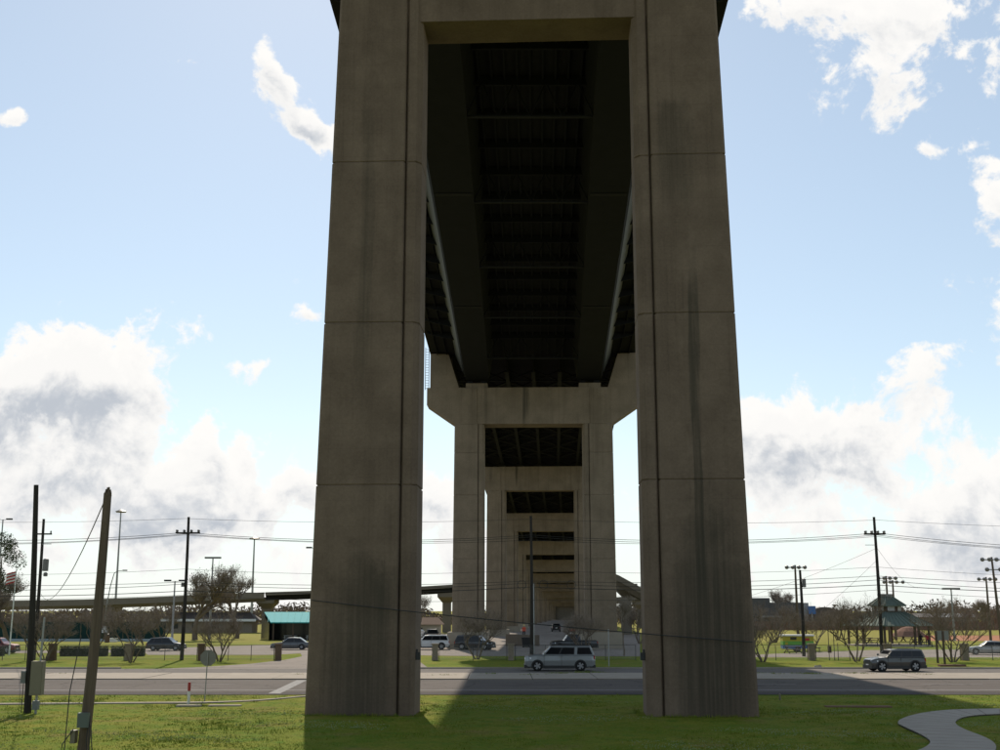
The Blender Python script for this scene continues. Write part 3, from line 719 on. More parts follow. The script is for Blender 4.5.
MB().bar((-1.0, 0, A(877,545,PY).z), (0, 0, A(877,545,PY).z), .05, .05).build('bracket_arm', M['galv'], u3)
u4 = wood_pole(40, PY, A(40,519,PY).z, 'timber utility pole with transformer can, behind the tall bare black pole')
crossarm(u4, A(40,534,PY).z, .9, n=3)
z_ = A(40, 565, PY).z
MB().lathe([(.05,z_-.6),(.28,z_-.58),(.28,z_+.5),(.22,z_+.58),(.06,z_+.62)], 12, Matrix.Translation((.55, -.1, 0))).build('transformer', M['insul'], u4)
MB().lathe([(.05,z_-1.1),(.2,z_-1.08),(.2,z_-.75),(.06,z_-.7)], 10, Matrix.Translation((.6, -.1, 0))).build('transformer', M['insul'], u4)
MB().bar((.1, -.1, A(40,544,PY).z), (.95, -.1, A(40,544,PY).z), .06, .06).build('bracket_arm', M['galv'], u4)
u5 = wood_pole(800, PY+9, A(800,570,PY+9).z, 'short timber utility pole with small transformer in front of the food trailer')
z_ = A(800, 583, PY+9).z
MB().lathe([(.05,z_-.45),(.2,z_-.43),(.2,z_+.4),(.06,z_+.46)], 10, Matrix.Translation((.35, -.1, 0))).build('transformer', M['insul'], u5)
# the bare black pole with cabinets
b0 = G(27.5, 713)
u6 = wood_pole(0, 0, A(36, 485, b0.y).z, 'tall bare black timber pole with tan cabinet at its foot', lean=(A(36,485,b0.y).x-b0.x, 0), r=(.17,.11), base=b0)
cz = [A(36, y, b0.y-.3).z for y in (695, 661)]
cab = thing('cable_cabinet', 'tall tan metal cabinet on a steel stem beside the bare black pole', 'cabinet', (A(36,700,b0.y-.35).x, b0.y-.35, 0))
MB().box(-.27, .27, -.2, .2, cz[0], cz[1]).build('housing', M['tanbox'], cab)
MB().box(-.24, .24, -.215, -.2, cz[0]+.06, cz[1]-.06).build('door', M['tanbox'], cab)
MB().tube([(.02,0,-.2),(.02,0,cz[0])], .06, 8).build('stem', M['galv'], cab)
MB().box(-.11, .15, -.16, .1, .18, .58).build('splice_box', M['greybox'], cab)
MB().tube([(.06,.05,cz[1]),(.10,.05,cz[1]+2.0)], .05, 8).build('conduit', M['galv'], cab)
mt = MB().box(-.11, .11, -.12, .12, -.28, .28).build('meter_box', M['greybox'], None, loc=A(24.0, 677, b0.y-.1))
tag(mt, 'small grey meter box strapped to the bare black pole', 'meter box')
MB().box(-.08, .08, -.14, -.12, -.1, .2).build('cover', M['insul'], mt)
MB().tube([(0,0,-.28),(-.03,.05,-1.6)], .02, 5).build('cable', M['wire'], mt)
# leaning pole nearest the levee
lb = G(81, 761)
tp = A(107.5, 493, lb.y)
u7 = wood_pole(0, 0, tp.z, 'leaning weathered timber pole with splintered top and boxes at its foot', lean=(tp.x-lb.x, 0), r=(.19, .125), m='pole', base=lb, splinter=True)
MB().box(-.08, .26, -.38, -.2, 1.05, 1.50).build('junction_box', M['greenbox'], u7)
MB().box(-.33, -.18, -.2, .1, .55, .95).build('junction_box', M['tanbox'], u7)
for k, (dx, zz) in enumerate(((-.2, 3.9), (.27, 1.4), (.33, 1.1), (-.28, 1.0), (.22, 1.25))):
    MB().tube([(dx*.9+.05*k*(zz/8), -.2, zz), (dx*1.5-.1, -.3, zz*.55), (dx*1.7-.12, -.28, .15), (dx*1.2, -.25, -.05)], .018, 5).build('loose_cable', M['wire'], u7)
def wire(a, b, sag, r=.018, label='black overhead wire strung along the roadside utility poles', group='overhead wires', n=14):
    return tag(MB().tube(sagged(a, b, sag, n), r, 4, caps=False).build('overhead_wire', M['wire']), label, 'wire', group)
wire(A(105, 500, lb.y), A(41, 594, PY-.2), 1.6, .02, 'slack service wire dropping from the splintered top of the leaning pole', None)
# rows of conductors: (y at x=-161 / 40 / 185 / 531 / 877 / 1223), radius
XS = [-161, 185, 531, 877, 1223]
rows = [((519, 518.5, 519, 520, 528), .35, .014), ((535, 532.5, 535, 533, 549), .65, .022), ((539, 534, 537, 535, 552), .65, .022), ((542, 535, 540, 536.5, 555), .55, .018),
        ((571, 569, 570, 567, 577), .45, .014), ((582, 582, 581, 576, 585), .35, .02), ((586, 584, 583, 580, 590), .5, .022), ((593, 591, 587, 585, 592), .4, .03), ((597, 595, 600, 590, 602), .35, .016)]
for i, (yy, sag, rad) in enumerate(rows):
    off = (i % 4 - 1.5)*.5
    what = ('topmost thin wire', 'upper crossarm wire', 'middle crossarm wire', 'lower crossarm wire', 'lone thin wire', 'upper black telephone cable', 'second black telephone cable', 'thickest black telephone cable', 'lowest thin black cable')[i]
    where = ('running past the transformer pole to the double crossarm pole', 'between the double crossarm pole and the pole with cable loops', 'between the pole with cable loops and the gazebo pole', 'running from the gazebo pole past the sports lights')
    j_ = 0
    for (xa, ya), (xb, yb) in zip(zip(XS, yy), zip(XS[1:], yy[1:])):
        wire(A(xa, ya, PY-.35+off*.3), A(xb, yb, PY-.35+off*.3), sag, rad, what + ' ' + where[j_]); j_ += 1
wire(A(877, 548, PY), A(742, 598, PY+20), .3, .014, 'thin guy wire running down from the pole beside the gazebo', 'guy wires')
wire(A(877, 548, PY), A(918, 588, PY+60), .8, .014, 'thin service wire from the pole beside the gazebo to its roof', None)
wire(A(877, 560, PY), A(820, 612, PY+15), .1, .014, 'thin guy wire running down from the pole beside the gazebo', 'guy wires')

# ------------------------------------------------------------------ lamp masts
def high_mast(px, ytop, Y, label, head='ring', ybase=640):
    p = thing('light_mast', label, 'light mast', (A(px, ytop, Y).x, Y, 0), 0, 'tall light masts')
    z = A(px, ytop, Y).z
    MB().tube([(0,0,-.3),(0,0,z)], [.28*Y/250, .13*Y/250], 8).build('mast', M['galv'], p)
    if head == 'ring':
        MB().lathe([(.2,z-.1),(1.0*Y/250,z-.35),(1.15*Y/250,z-.1),(.5,z+.3),(.1,z+.45)], 12).build('lamp_ring', M['insul'], p)
    elif head == 'flat':
        MB().box(-1.3,1.3,-.35,.35,z-.1,z+.18).build('lamp_head', M['insul'], p)
    elif head == 'tee':
        for s in (-1, 1):
            MB().bar((0,0,z-.1),(s*.55,0,z),.06,.06).build('arm', M['galv'], p)
            MB().box(s*.9-.4,s*.9+.4,-.2,.2,z-.05,z+.16).build('lamp_head', M['black'], p)
    return p
high_mast(121, 511, 300, 'tall tapering high mast lamp with ring of lights, beyond the leaning pole')
high_mast(254.5, 538, 330, 'slim high mast lamp behind the curved overpass, left of the tallest pier')
high_mast(213, 558, 200, 'car park light mast with flat lamp head before the bare oak', 'flat')
high_mast(175, 581, 150, 'short grey light pole with double head beside the parked dark hatchback', 'tee')
high_mast(315.5, 548, 170, 'light pole with twin heads, mostly hidden behind the tallest pier', 'tee')
high_mast(3, 519.5, 170, 'light pole with twin black heads beside the evergreen tree', 'tee')
high_mast(951, 589, 190, 'slim park light pole rising from the bare tree past the gazebo', 'flat')
st = thing('street_light', 'curved arm street light rising behind the leaning pole', 'street light', (GX(104, 200), 200, 0))
MB().tube([(0,0,-.2),(.05,0,5),(.5,0,8.5),(1.0,0,10.6),(1.5,0,11.0),(2.6,0,11.1)], [.12,.1,.08,.07,.06,.06], 6).build('pole_shaft', M['galv'], st)
MB().box(2.4,3.1,-.15,.15,11.0,11.2).build('lamp_head', M['insul'], st)
def sport_light(px, ytop, Y, label, rows_=1, half=1.4, lean=0):
    p = thing('sports_light', label, 'sports light', (A(px, ytop, Y).x-lean, Y, 0), 0, 'sports field lights')
    z = A(px, ytop, Y).z
    MB().tube([(0,0,-.3),(lean*.5,0,z*.5),(lean,0,z)], [.22,.18,.13], 8).build('pole_shaft', M['pole'], p)
    for r_ in range(rows_):
        zz = z-.35-r_*1.3; hh = half*(1-.35*r_)
        a_ = MB().box(lean-hh, lean+hh, -.07, .07, zz-.07, zz+.07).build('crossarm', M['galv'], p)
        for i in range(4 if r_ == 0 else 2):
            x = lean-hh+.1+(2*hh-.2)*i/(3 if r_ == 0 else 1)
            MB().lathe([(.10,-.05),(.26,.05),(.30,.22),(.12,.42)], 10, Matrix.Translation((x,-.25,zz-.05)) @ Matrix.Rotation(R(70),4,'X')).build('floodlight', M['insul'], a_)
sport_light(795, 565, 175, 'sports field light pole with four lamps behind the short utility pole')
sport_light(886, 576, 185, 'timber sports light pole directly behind the gazebo cupola')
sport_light(892.5, 580, 195, 'second timber sports light pole just behind the gazebo cupola, slightly lower', half=1.6)
sport_light(991.5, 557, 160, 'leaning sports light pole with two tiers of lamps by the right parked sedan', 2, 1.5, lean=-.5)
sport_light(986, 577, 190, 'shorter sports light pole beside the leaning two tier one')

# ------------------------------------------------------------------ trees
def tree_meshes(seed, h, spread, stems, trunk_h, twigs, tw_len, r0, flat=0.75, levels=3):
    rnd = random.Random(seed)
    wood, tw = MB(), MB(); tips = []
    def branch(p, d, ln, r, lev):
        n = 4; pts = [p]; q = p.copy(); dd = d.copy()
        for i in range(n):
            dd = (dd + Vector((rnd.uniform(-.22,.22), rnd.uniform(-.22,.22), rnd.uniform(-.06,.16)))).normalized()
            q = q + dd*ln/n; pts.append(q.copy())
        wood.tube(pts, [r*(1-.13*i) for i in range(n+1)], 6 if lev < 2 else 3, caps=False)
        if lev >= levels-1:
            for i in (2, 3, 4): tips.append((pts[i], dd.copy(), ln))
        if lev >= levels: return
        for k in range(3 if lev == 0 else rnd.choice((3, 4))):
            i = rnd.choice((2, 3, 4)) if k else 4
            ax = Vector((rnd.uniform(-1,1), rnd.uniform(-1,1), rnd.uniform(-.15,.55))).normalized()
            nd = (dd*1.0 + ax*spread).normalized()
            branch(pts[i], nd, ln*rnd.uniform(.55,.78), r*.6, lev+1)
    for s in range(stems):
        a_ = 2*math.pi*s/stems + rnd.uniform(-.4,.4)
        d = Vector((math.cos(a_)*.55, math.sin(a_)*.55, 1)).normalized() if stems > 1 else Vector((0.03, 0, 1))
        branch(Vector((math.cos(a_)*.08*(stems>1), math.sin(a_)*.08*(stems>1), -.15)), d, trunk_h*rnd.uniform(.9,1.1), r0, 0)
    for i in range(twigs):
        p, d, ln = rnd.choice(tips)
        p = p + Vector((rnd.gauss(0,1), rnd.gauss(0,1), rnd.gauss(0,.7)))*ln*.28
        nd = (d + Vector((rnd.uniform(-1,1), rnd.uniform(-1,1), rnd.uniform(-.3,1)))).normalized()
        q = p + nd*tw_len*rnd.uniform(.5,1.2)
        s_ = nd.cross(Vector((rnd.uniform(-1,1), rnd.uniform(-1,1), rnd.uniform(-1,1)))).normalized()*tw_len*.020
        tw.add([p-s_, p+s_, q], [(0,1,2)])
        if rnd.random() < .35:                      # side twig with dry seed head
            e = p.lerp(q, .6) + s_*rnd.uniform(5, 12) + Vector((0,0,tw_len*.2))
            tw.add([p.lerp(q,.5), p.lerp(q,.56), e], [(0,1,2)])
            k_ = tw_len*.07
            tw.add([e+Vector((-k_,0,-k_)), e+Vector((k_,0,-k_)), e+Vector((0,k_,k_))], [(0,1,2)])
    return wood, tw
TREE = {}
def tree(kind, pos, sc, rz, label, group, cat='tree', name='bare_tree'):
    if kind not in TREE:
        k = kind[:-1]; sd_ = {'myrtle': 11, 'oak': 31, 'thin': 51}[k] + int(kind[-1])
        if k == 'myrtle': w_, t_ = tree_meshes(sd_, 5, 1.0, 5, 2.0, 1900, .5, .075, levels=4)
        elif k == 'oak': w_, t_ = tree_meshes(sd_, 9, .95, 1, 3.2, 4000, .75, .34, levels=5)
        else: w_, t_ = tree_meshes(sd_, 8, .6, 1, 4.0, 1500, .8, .16, levels=3)
        TREE[kind] = (w_.mesh('trunk', M['bark']), t_.mesh('crown', M['twig'] if k == 'myrtle' else M['twig_grey']))
    p = thing(name, label, cat, pos, rz, group); p.scale = (sc, sc, sc)
    link('trunk', TREE[kind][0], p); link('crown', TREE[kind][1], p)
    return p
my = 'crape myrtle trees along the verge'
for i, (px, py, sc, k, lab) in enumerate([
    (131, 662.5, 1.02, 'myrtle1', 'bare brown multi stemmed tree behind the leaning pole and its brick pillar'),
    (45, 661, 1.0, 'myrtle2', 'bare brown multi stemmed tree behind the tan cabinet'),
    (219, 661.5, 1.0, 'myrtle3', 'bare brown multi stemmed tree directly behind the stop sign'),
    (477, 659.5, 1.02, 'myrtle1', 'bare multi stemmed tree in front of the parked black SUV'),
    (583, 655, 1.0, 'myrtle2', 'bare multi stemmed tree behind the silver SUV, before the eared pier'),
    (763, 662, 0.95, 'myrtle3', 'bare multi stemmed tree beside the tallest pier, towards the food trailer'),
    (857, 661.5, 1.18, 'myrtle1', 'large bare multi stemmed tree beside the utility pole at the gazebo'),
    (953, 662, 1.12, 'myrtle2', 'wide bare multi stemmed tree behind the pair of sign backs'),
    (813, 650, 1.05, 'myrtle2', 'bare multi stemmed tree between food trailer and masonry pillar')]):
    tree(k, G(px, py), sc, i*1.3, lab, my)
tree('oak1', G(195, 640), 1.55, 0.4, 'big bare spreading oak before the curved overpass', 'bare oaks', name='bare_oak')
tree('oak2', G(237, 638.5), 1.25, 2.1, 'smaller bare oak beside the big spreading one', 'bare oaks', name='bare_oak')
tree('oak2', G(8, 649), 1.15, 4.0, 'bare oak at the tennis court near the flagpole', 'bare oaks', name='bare_oak')
tree('thin1', G(624, 656), .75, 1.0, 'slim bare tree between the eared pier and the tallest pier', None)
tree('thin1', G(422, 640), .9, 2.0, 'slim bare tree behind the parked white SUV', None)
tree('oak1', G(790, 629), 1.3, 3.0, 'far bare tree in front of the grey school building', None, name='bare_oak')
for i, (px, Y, sc, k) in enumerate([(-30,160,1.0,'oak2'),(30,150,1.1,'myrtle1'),(96,150,1.15,'myrtle2'),(160,165,1.2,'myrtle3')]):
    tree(k, (GX(px, Y), Y, 0), sc, i*.9+.4, 'bare brown tree standing in the background row between the fence and the curved overpass', 'background bare trees')
for i, (px, Y, sc, k) in enumerate([(775,180,1.3,'myrtle2'),(838,196,1.2,'myrtle3'),(942,250,1.4,'myrtle1'),(965,235,1.3,'myrtle3'),(1010,210,1.3,'myrtle2'),(640,175,1.2,'myrtle3'),(655,220,1.0,'oak2')]):
    tree(k, (GX(px, Y), Y, 0), sc, i*.9+.7, 'bare brown tree standing far back across the park lawn', 'park background trees')
tree('oak1', G(985, 628), 1.0, 5.0, 'far bare tree beyond the orange infield', None, name='bare_oak')
# leafy evergreen at the left edge
def leafy(name, label, pos, h, rad, n, m, cat='tree'):
    p = thing(name, label, cat, pos); rnd = random.Random(len(label))
    MB().tube([(0,0,-.2),(.1,0,h*.4),(.05,.1,h*.8)], [.3,.22,.06], 8).build('trunk', M['bark'], p)
    mb = MB(); cl = [(Vector((rnd.gauss(0,rad*.45), rnd.gauss(0,rad*.45), h*rnd.uniform(.45,1))), rnd.uniform(.25,.45)*rad) for _ in range(16)]
    for i in range(n):
        c, r = rnd.choice(cl)
        d = Vector((rnd.gauss(0,1), rnd.gauss(0,1), rnd.gauss(0,1))).normalized()*r*rnd.uniform(.4,1)
        q = c+d; s_ = rnd.uniform(.12,.26)
        a_ = Vector((rnd.uniform(-1,1), rnd.uniform(-1,1), rnd.uniform(-1,1)))*s_; b_ = Vector((rnd.uniform(-1,1), rnd.uniform(-1,1), rnd.uniform(-1,1)))*s_
        mb.add([q, q+a_, q+b_], [(0,1,2)])
    mb.build('crown', m, p); return p
leafy('evergreen_tree', 'olive green leafy tree beside the flagpole', G(-6, 648), 14.5, 3.4, 5000, M['leaf'])
# distant woodland strip: reads as one mass
rnd = random.Random(3); wl = MB()
for i in range(45000):
    x = rnd.uniform(-330, 330); y = rnd.uniform(395, 440)
    if abs(x-line(y)[0]) < 20: continue
    top = 5.6 + 1.3*math.sin(x*.05) + 1.1*math.sin(x*.17+1) + .9*math.sin(x*.43)
    z = max(0, rnd.uniform(0, top)*rnd.uniform(.6, 1))
    a_ = Vector((rnd.uniform(-1,1), rnd.uniform(-.6,.6), rnd.uniform(-1,1))); b_ = Vector((rnd.uniform(-1,1), rnd.uniform(-.6,.6), rnd.uniform(-.4,1)))
    q = Vector((x, y, z)); wl.add([q, q+a_*1.2, q+b_*1.2], [(0,1,2)])
tag(wl.build('woodland', M['wood_far']), 'brown winter woodland along the horizon', 'woodland', kind='stuff')
# clipped hedge
def hedge(px0, px1, py, Y, h, label):
    x0, x1 = GX(px0, Y), GX(px1, Y); rnd = random.Random(int(px0))
    p = thing('hedge', label, 'hedge', ((x0+x1)/2, Y, 0), 0, 'clipped hedges by the drive'); L_ = (x1-x0)/2
    MB().box(-L_+.1, L_-.1, -.4, .4, -.1, h-.12).build('stems', M['leaf_dark'], p)
    mb = MB()
    for i in range(int(900*L_)):
        q = Vector((rnd.uniform(-L_,L_), rnd.uniform(-.5,.5), rnd.uniform(0,h)))
        if rnd.random() < .5: q.y = -.48
        else: q.z = h
        a_ = Vector((rnd.uniform(-1,1), rnd.uniform(-1,1), rnd.uniform(-1,1)))*.11; b_ = Vector((rnd.uniform(-1,1), rnd.uniform(-1,1), rnd.uniform(-1,1)))*.11
        mb.add([q, q+a_, q+b_], [(0,1,2)])
    mb.build('foliage', M['leaf_dark'], p)
hedge(60, 108, 655, 128, .95, 'dark clipped hedge behind the leaning pole')
hedge(111, 145, 655, 128, .95, 'dark clipped hedge between the leaning pole and the parked dark hatchback')
hedge(-60, 4, 655, 128, .9, 'dark clipped hedge beside the flagpole')

# ------------------------------------------------------------------ pillars and fence
def pillar(px, m, label, top=643.5):
    p = thing('fence_pillar', label, 'pillar', (GX(px, Y_FENCE), Y_FENCE, 0), 0, 'masonry fence pillars')
    h = A(px, top, Y_FENCE).z; rnd = random.Random(px)
    k = 0; z = -.1
    MB().box(-.24, .24, -.24, .24, -.15, h-.1).build('core', m, p)
    n = 9
    for i in range(n):                                   # rough courses, each slightly out of line
        hh = (h-.1)/n; e = rnd.uniform(.27,.30)
        MB().box(-e, e, -e, e, i*hh+.012, (i+1)*hh-.012).build('course', m, p)
    MB().box(-.35, .35, -.35, .35, h-.1, h).build('coping', m, p)
    return p
pl = [(52, 'brick', 'brown brick fence pillar between the tan cabinet and the dark hedge'), (128, 'brick_grey', 'masonry fence pillar at the foot of the tree behind the leaning pole'),
      (201, 'brick', 'brick fence pillar hidden behind the stop sign'), (278, 'brick', 'brown brick fence pillar beside the drive entrance, last before the tallest pier'),
      (435, 'brick_grey', 'masonry fence pillar in front of the parked white SUV'), (511, 'brick_grey', 'masonry fence pillar just before the silver SUV and the coiled pole'),
      (740, 'brick_grey', 'masonry fence pillar behind the right column of the tallest pier'), (812, 'brick_grey', 'masonry fence pillar beside the food trailer'),
      (888, 'brick_grey', 'masonry fence pillar behind the dark jeep'), (965, 'brick_grey', 'masonry fence pillar at the wide tree past the sign backs'),
      (-25, 'brick', 'brick fence pillar past the evergreen tree')]
for px, m_, lab in pl: pillar(px, M[m_], lab)
def fence_run(pxa, pxb, label, n=None, h=1.45):
    xa, xb = GX(pxa, Y_FENCE)+.4, GX(pxb, Y_FENCE)-.4
    p = thing('wire_fence', label, 'fence', ((xa+xb)/2, Y_FENCE, 0), 0, 'wire fences between pillars'); L_ = (xb-xa)/2
    n = n or max(2, round((xb-xa)/2.6))
    for i in range(n+1):
        x = -L_ + 2*L_*i/n; MB().tube([(x,0,-.2),(x,0,h)], .032, 6).build('post', M['fence'], p)
    for z in (h-.02, .12): MB().bar((-L_,0,z),(L_,0,z),.035,.035).build('rail', M['fence'], p)
    mesh = MB(); z0, z1 = .15, h-.05; st = .16; k = 0                # chain-link diagonals
    x = -L_-(z1-z0)
    while x < L_:
        for sgn in (1, -1):
            a0, a1 = (x, x+z1-z0); za, zb = (z0, z1) if sgn > 0 else (z1, z0)
            c0, c1 = max(a0, -L_), min(a1, L_)
            if c1 > c0:
                f_ = lambda q: za+(zb-za)*(q-a0)/(a1-a0)
                mesh.bar((c0,0,f_(c0)),(c1,0,f_(c1)),.006,.006)
        x += st
    tag(mesh.build('mesh_wire', M['galv'], p), kind='stuff')
fr = [(-25,52,'wire fence from the tan cabinet towards the flagpole'),(52,128,'wire fence before the dark hedge'),(128,201,'wire fence before the parked dark hatchback'),(201,278,'wire fence between the stop sign and the drive entrance'),
      (435,511,'wire fence before the parked black SUV'),(511,640,'wire fence behind the silver SUV'),(740,812,'wire fence before the food trailer'),(812,888,'wire fence between the food trailer and the jeep'),
      (888,965,'wire fence behind the pair of sign backs'),(965,1045,'wire fence before the right parked sedan')]
for a_, b_, lab in fr: fence_run(a_, b_, lab)
tag(MB().tube([(0,0,-.2),(0,0,3.1)], .05, 8).build('steel_post', M['galv'], None, loc=(GX(609, 105), 105, 0)), 'thin grey steel post behind the tail of the silver SUV', 'post')
gp = thing('gate_post', 'pair of thin dark gate posts with hanging box by the food trailer', 'gate post', (GX(833, Y_FENCE), Y_FENCE+.3, 0))
for dx in (-.25, .25, .6): MB().tube([(dx,0,-.2),(dx,0,3.0 if dx < .3 else 1.6)], .035, 6).build('post', M['fence'], gp)
MB().box(-.35,-.05,-.15,.1,.7,1.35).build('lock_box', M['woodpost'], gp)

# ------------------------------------------------------------------ signs
def octagon(r, y0, y1, z): return [[(r*math.cos(R(22.5+45*k)), y, z+r*math.sin(R(22.5+45*k))) for k in range(8)] for y in (y0, y1)]
sg = G(204.5, 701)
ss = thing('stop_sign', 'grey back of an octagonal stop sign on a slim post by the sidewalk', 'stop sign', sg)
zc = A(206, 658, sg.y).z
MB().tube([(0,0,-.3),(.07,0,zc+.3)], .03, 6).build('post', M['galv'], ss)
MB().loft(octagon(.44, .035, .04, zc)).build('sign_plate', M['signback'], ss).location.x = .08
MB().loft(octagon(.43, .042, .05, zc)).build('sign_face', M['red'], ss).location.x = .08
mk = G(188.5, 703.5)
mp = thing('marker_post', 'short white marker post with red top beside the stop sign', 'marker post', mk)
MB().lathe([(.075,-.2),(.075,.62)], 10).build('post', M['white'], mp)
MB().lathe([(.077,.62),(.077,1.02),(.05,1.06)], 10).build('cap', M['red'], mp)
tag(MB().lathe([(.05,-.1),(.05,.3),(.03,.33)], 8).build('marker_stake', M['tanbox'], None, loc=G(780, 700)), 'tiny pale stake in the lawn beside the tallest pier', 'stake')
sb = G(944, 664)
for px, lab in ((938.5, 'back of a roadside sign on a wooden post, the one next to the jeep'), (945.5, 'back of a roadside sign on a wooden post, the one next to the wide tree')):
    s_ = G(px-.5, 663 if px < 940 else 665); zt_, zb_ = A(px, 631, s_.y).z, A(px, 640.5, s_.y).z
    o = thing('road_sign', lab, 'road sign', s_, R(14), 'roadside sign backs')
    MB().box(-.07,.07,-.07,.07,-.3,zt_).build('post', M['woodpost'], o)
    MB().box(-.08,.62,.075,.10,zb_,zt_+.02).build('sign_plate', M['signback'], o)
tag(MB().box(-1.1,1.1,-.3,.3,-.1,.16).build('footing', M['mound'], None, loc=G(952, 666.5)), 'low dark brown slab at the foot of the sign posts', 'slab')
tag(MB().loft([[(-.4,-.2,-.1),(.4,-.2,-.1),(.4,.2,-.1),(-.4,.2,-.1)],[(-.3,-.1,.2),(.2,-.15,.25),(.3,.1,.15),(-.2,.15,.22)]]).build('rubble_lump', M['path'], None, loc=G(818, 668)), 'pale lump of rubble on the verge below the food trailer', 'rubble')

# ------------------------------------------------------------------ flag
fp = G(9, 655); fl = thing('flagpole', 'white flagpole with a red and white striped flag', 'flagpole', fp)
MB().tube([(0,0,-.3),(.1,0,A(12,569,fp.y).z)], [.09,.05], 8).build('pole_shaft', M['white'], fl)
zf = A(12, 571, fp.y).z
fg = []
for k in range(7):
    mb = MB(); zz = zf - k*.17; n = 8
    for i in range(n):
        f_ = lambda q: (.1-q*1.0, .16*math.sin(q*5.5), zz - .22*q - .1*q*q)
        x0, y0_, z0 = f_(i/n); x1, y1_, z1 = f_((i+1)/n)
        mb.add([(x0,y0_,z0),(x1,y1_,z1),(x1,y1_,z1-.17),(x0,y0_,z0-.17)], [(0,1,2,3)])
    mb.build('flag_stripe', M['red'] if k % 2 == 0 else M['flagwhite'], fl)

# ------------------------------------------------------------------ tennis windscreen fence, pavilion, park
tf = thing('windscreen_fence', 'tall dark green windscreen fence round the tennis courts', 'fence', (0, 190, 0))
x0, x1 = GX(-90, 190), GX(165, 190); n = 12; zt_ = A(80, 622, 190).z
for i in range(n+1):
    x = x0+(x1-x0)*i/n; MB().tube([(x,-.06,-.2),(x,-.06,zt_+.12)], .05, 6).build('post', M['fence'], tf)
    if i < n: MB().box(x+.04, x+(x1-x0)/n-.04, 0, .03, .3, zt_).build('screen_panel', M['screen'], tf)
MB().bar((x0,-.06,zt_+.05),(x1,-.06,zt_+.05),.05,.05).build('rail', M['fence'], tf)
nb = MB().box(-.45,.45,-.05,0,-.5,.5).build('notice_board', M['white'], None, loc=A(105, 629.5, 189.7)); tag(nb, 'white notice board on the green windscreen fence', 'notice board')
bn = thing('litter_bin', 'brown bin by the tennis court fence', 'bin', G(107, 642.5)); MB().lathe([(.35,0),(.4,1.0)], 10).build('drum', M['brick'], bn); MB().lathe([(.42,1.0),(.3,1.2),(.1,1.3)], 10).build('lid', M['black'], bn)
bx = thing('storage_box', 'low white storage box by the tennis court fence', 'box', G(113, 642)); MB().box(-.6,.6,-.3,.3,0,.5).build('chest', M['white'], bx); MB().box(-.63,.63,-.33,.33,.5,.58).build('lid', M['white'], bx)
pv = thing('pavilion', 'open pavilion with bright teal metal roof behind the parked grey sedan', 'pavilion', (GX(305, 195), 195, 0))
def pz(y): return A(300, y, 195).z
MB().add([(-5,-3,pz(622)),(9,-3,pz(622)),(9,3,pz(612)),(-7.2,3,pz(612)),(-5,-3,pz(622)-.15),(9,-3,pz(622)-.15),(9,3,pz(612)-.15),(-7.2,3,pz(612)-.15)], [(0,1,2,3),(7,6,5,4),(0,4,5,1),(1,5,6,2),(2,6,7,3),(3,7,4,0)]).build('roof', M['teal'], pv)
for k in range(14): MB().bar((-5.4+k, -3, pz(622)+.03), (-6.6+k*1.12, 3, pz(612)+.03), .05, .05).build('roof_seam', M['teal'], pv)
MB().add([(-7.6,3,pz(612)-.2),(-5.2,-3,pz(622)-.2),(-5.2,-3,0),(-7.6,3,0)], [(0,1,2,3)]).build('side_screen', M['windowdark'], pv)
for x in (-4.6, -1.5, 2.5, 6): MB().box(x-.12, x+.12, -2.7, -2.5, -.1, pz(622)-.1).build('post', M['woodpost'], pv)
MB().box(-7, 9, 2.7, 2.9, 0, pz(612)-.2).build('rear_wall', M['windowdark'], pv)
for x in (-3, .5): 
    t_ = thing('picnic_table', 'pale picnic table under the teal pavilion', 'picnic table', (GX(305,195)+x+1, 193.2, 0), 0, 'picnic tables at the pavilion')
    MB().box(-1,1,-.4,.4,.7,.78).build('table_top', M['galv'], t_)
    for s in (-1,1): MB().box(-1,1,s*.75-.15,s*.75+.15,.42,.48).build('bench', M['galv'], t_); MB().box(s*.8-.05,s*.8+.05,-.7,.7,0,.7).build('leg', M['galv'], t_)
hs = thing('park_house', 'low white eaved building half hidden behind the bare oaks', 'building', (GX(212, 260), 260, 0))
MB().box(-9,9,-3,3,0,2.6).build('wall', M['brick_grey'], hs)
MB().loft([[(-10,-4,2.6),(10,-4,2.6),(10,4,2.6),(-10,4,2.6)],[(-8,-.3,4.2),(8,-.3,4.2),(8,.3,4.2),(-8,.3,4.2)]]).build('roof', M['roofdark'], hs)
MB().box(-10,10,-4.1,-4.0,2.35,2.85).build('fascia', M['white'], hs)
for x in (-7,-3,1,5): MB().box(x-.5,x+.5,-3.06,-3.0,.9,2.0).build('window', M['windowdark'], hs)
h2 = thing('small_house', 'small cream house with brown roof behind the parked white SUV', 'house', (GX(422, 200), 200, 0))
MB().box(-3.5,3.0,-2.5,2.5,0,2.4).build('wall', M['cream'], h2)
MB().loft([[(-4,-3,2.4),(3.5,-3,2.4),(3.5,3,2.4),(-4,3,2.4)],[(-3,-.2,3.5),(2.6,-.2,3.5),(2.6,.2,3.5),(-3,.2,3.5)]]).build('roof', M['brick'], h2)
MB().box(-1,.2,-2.56,-2.5,.9,1.9).build('window', M['windowdark'], h2)

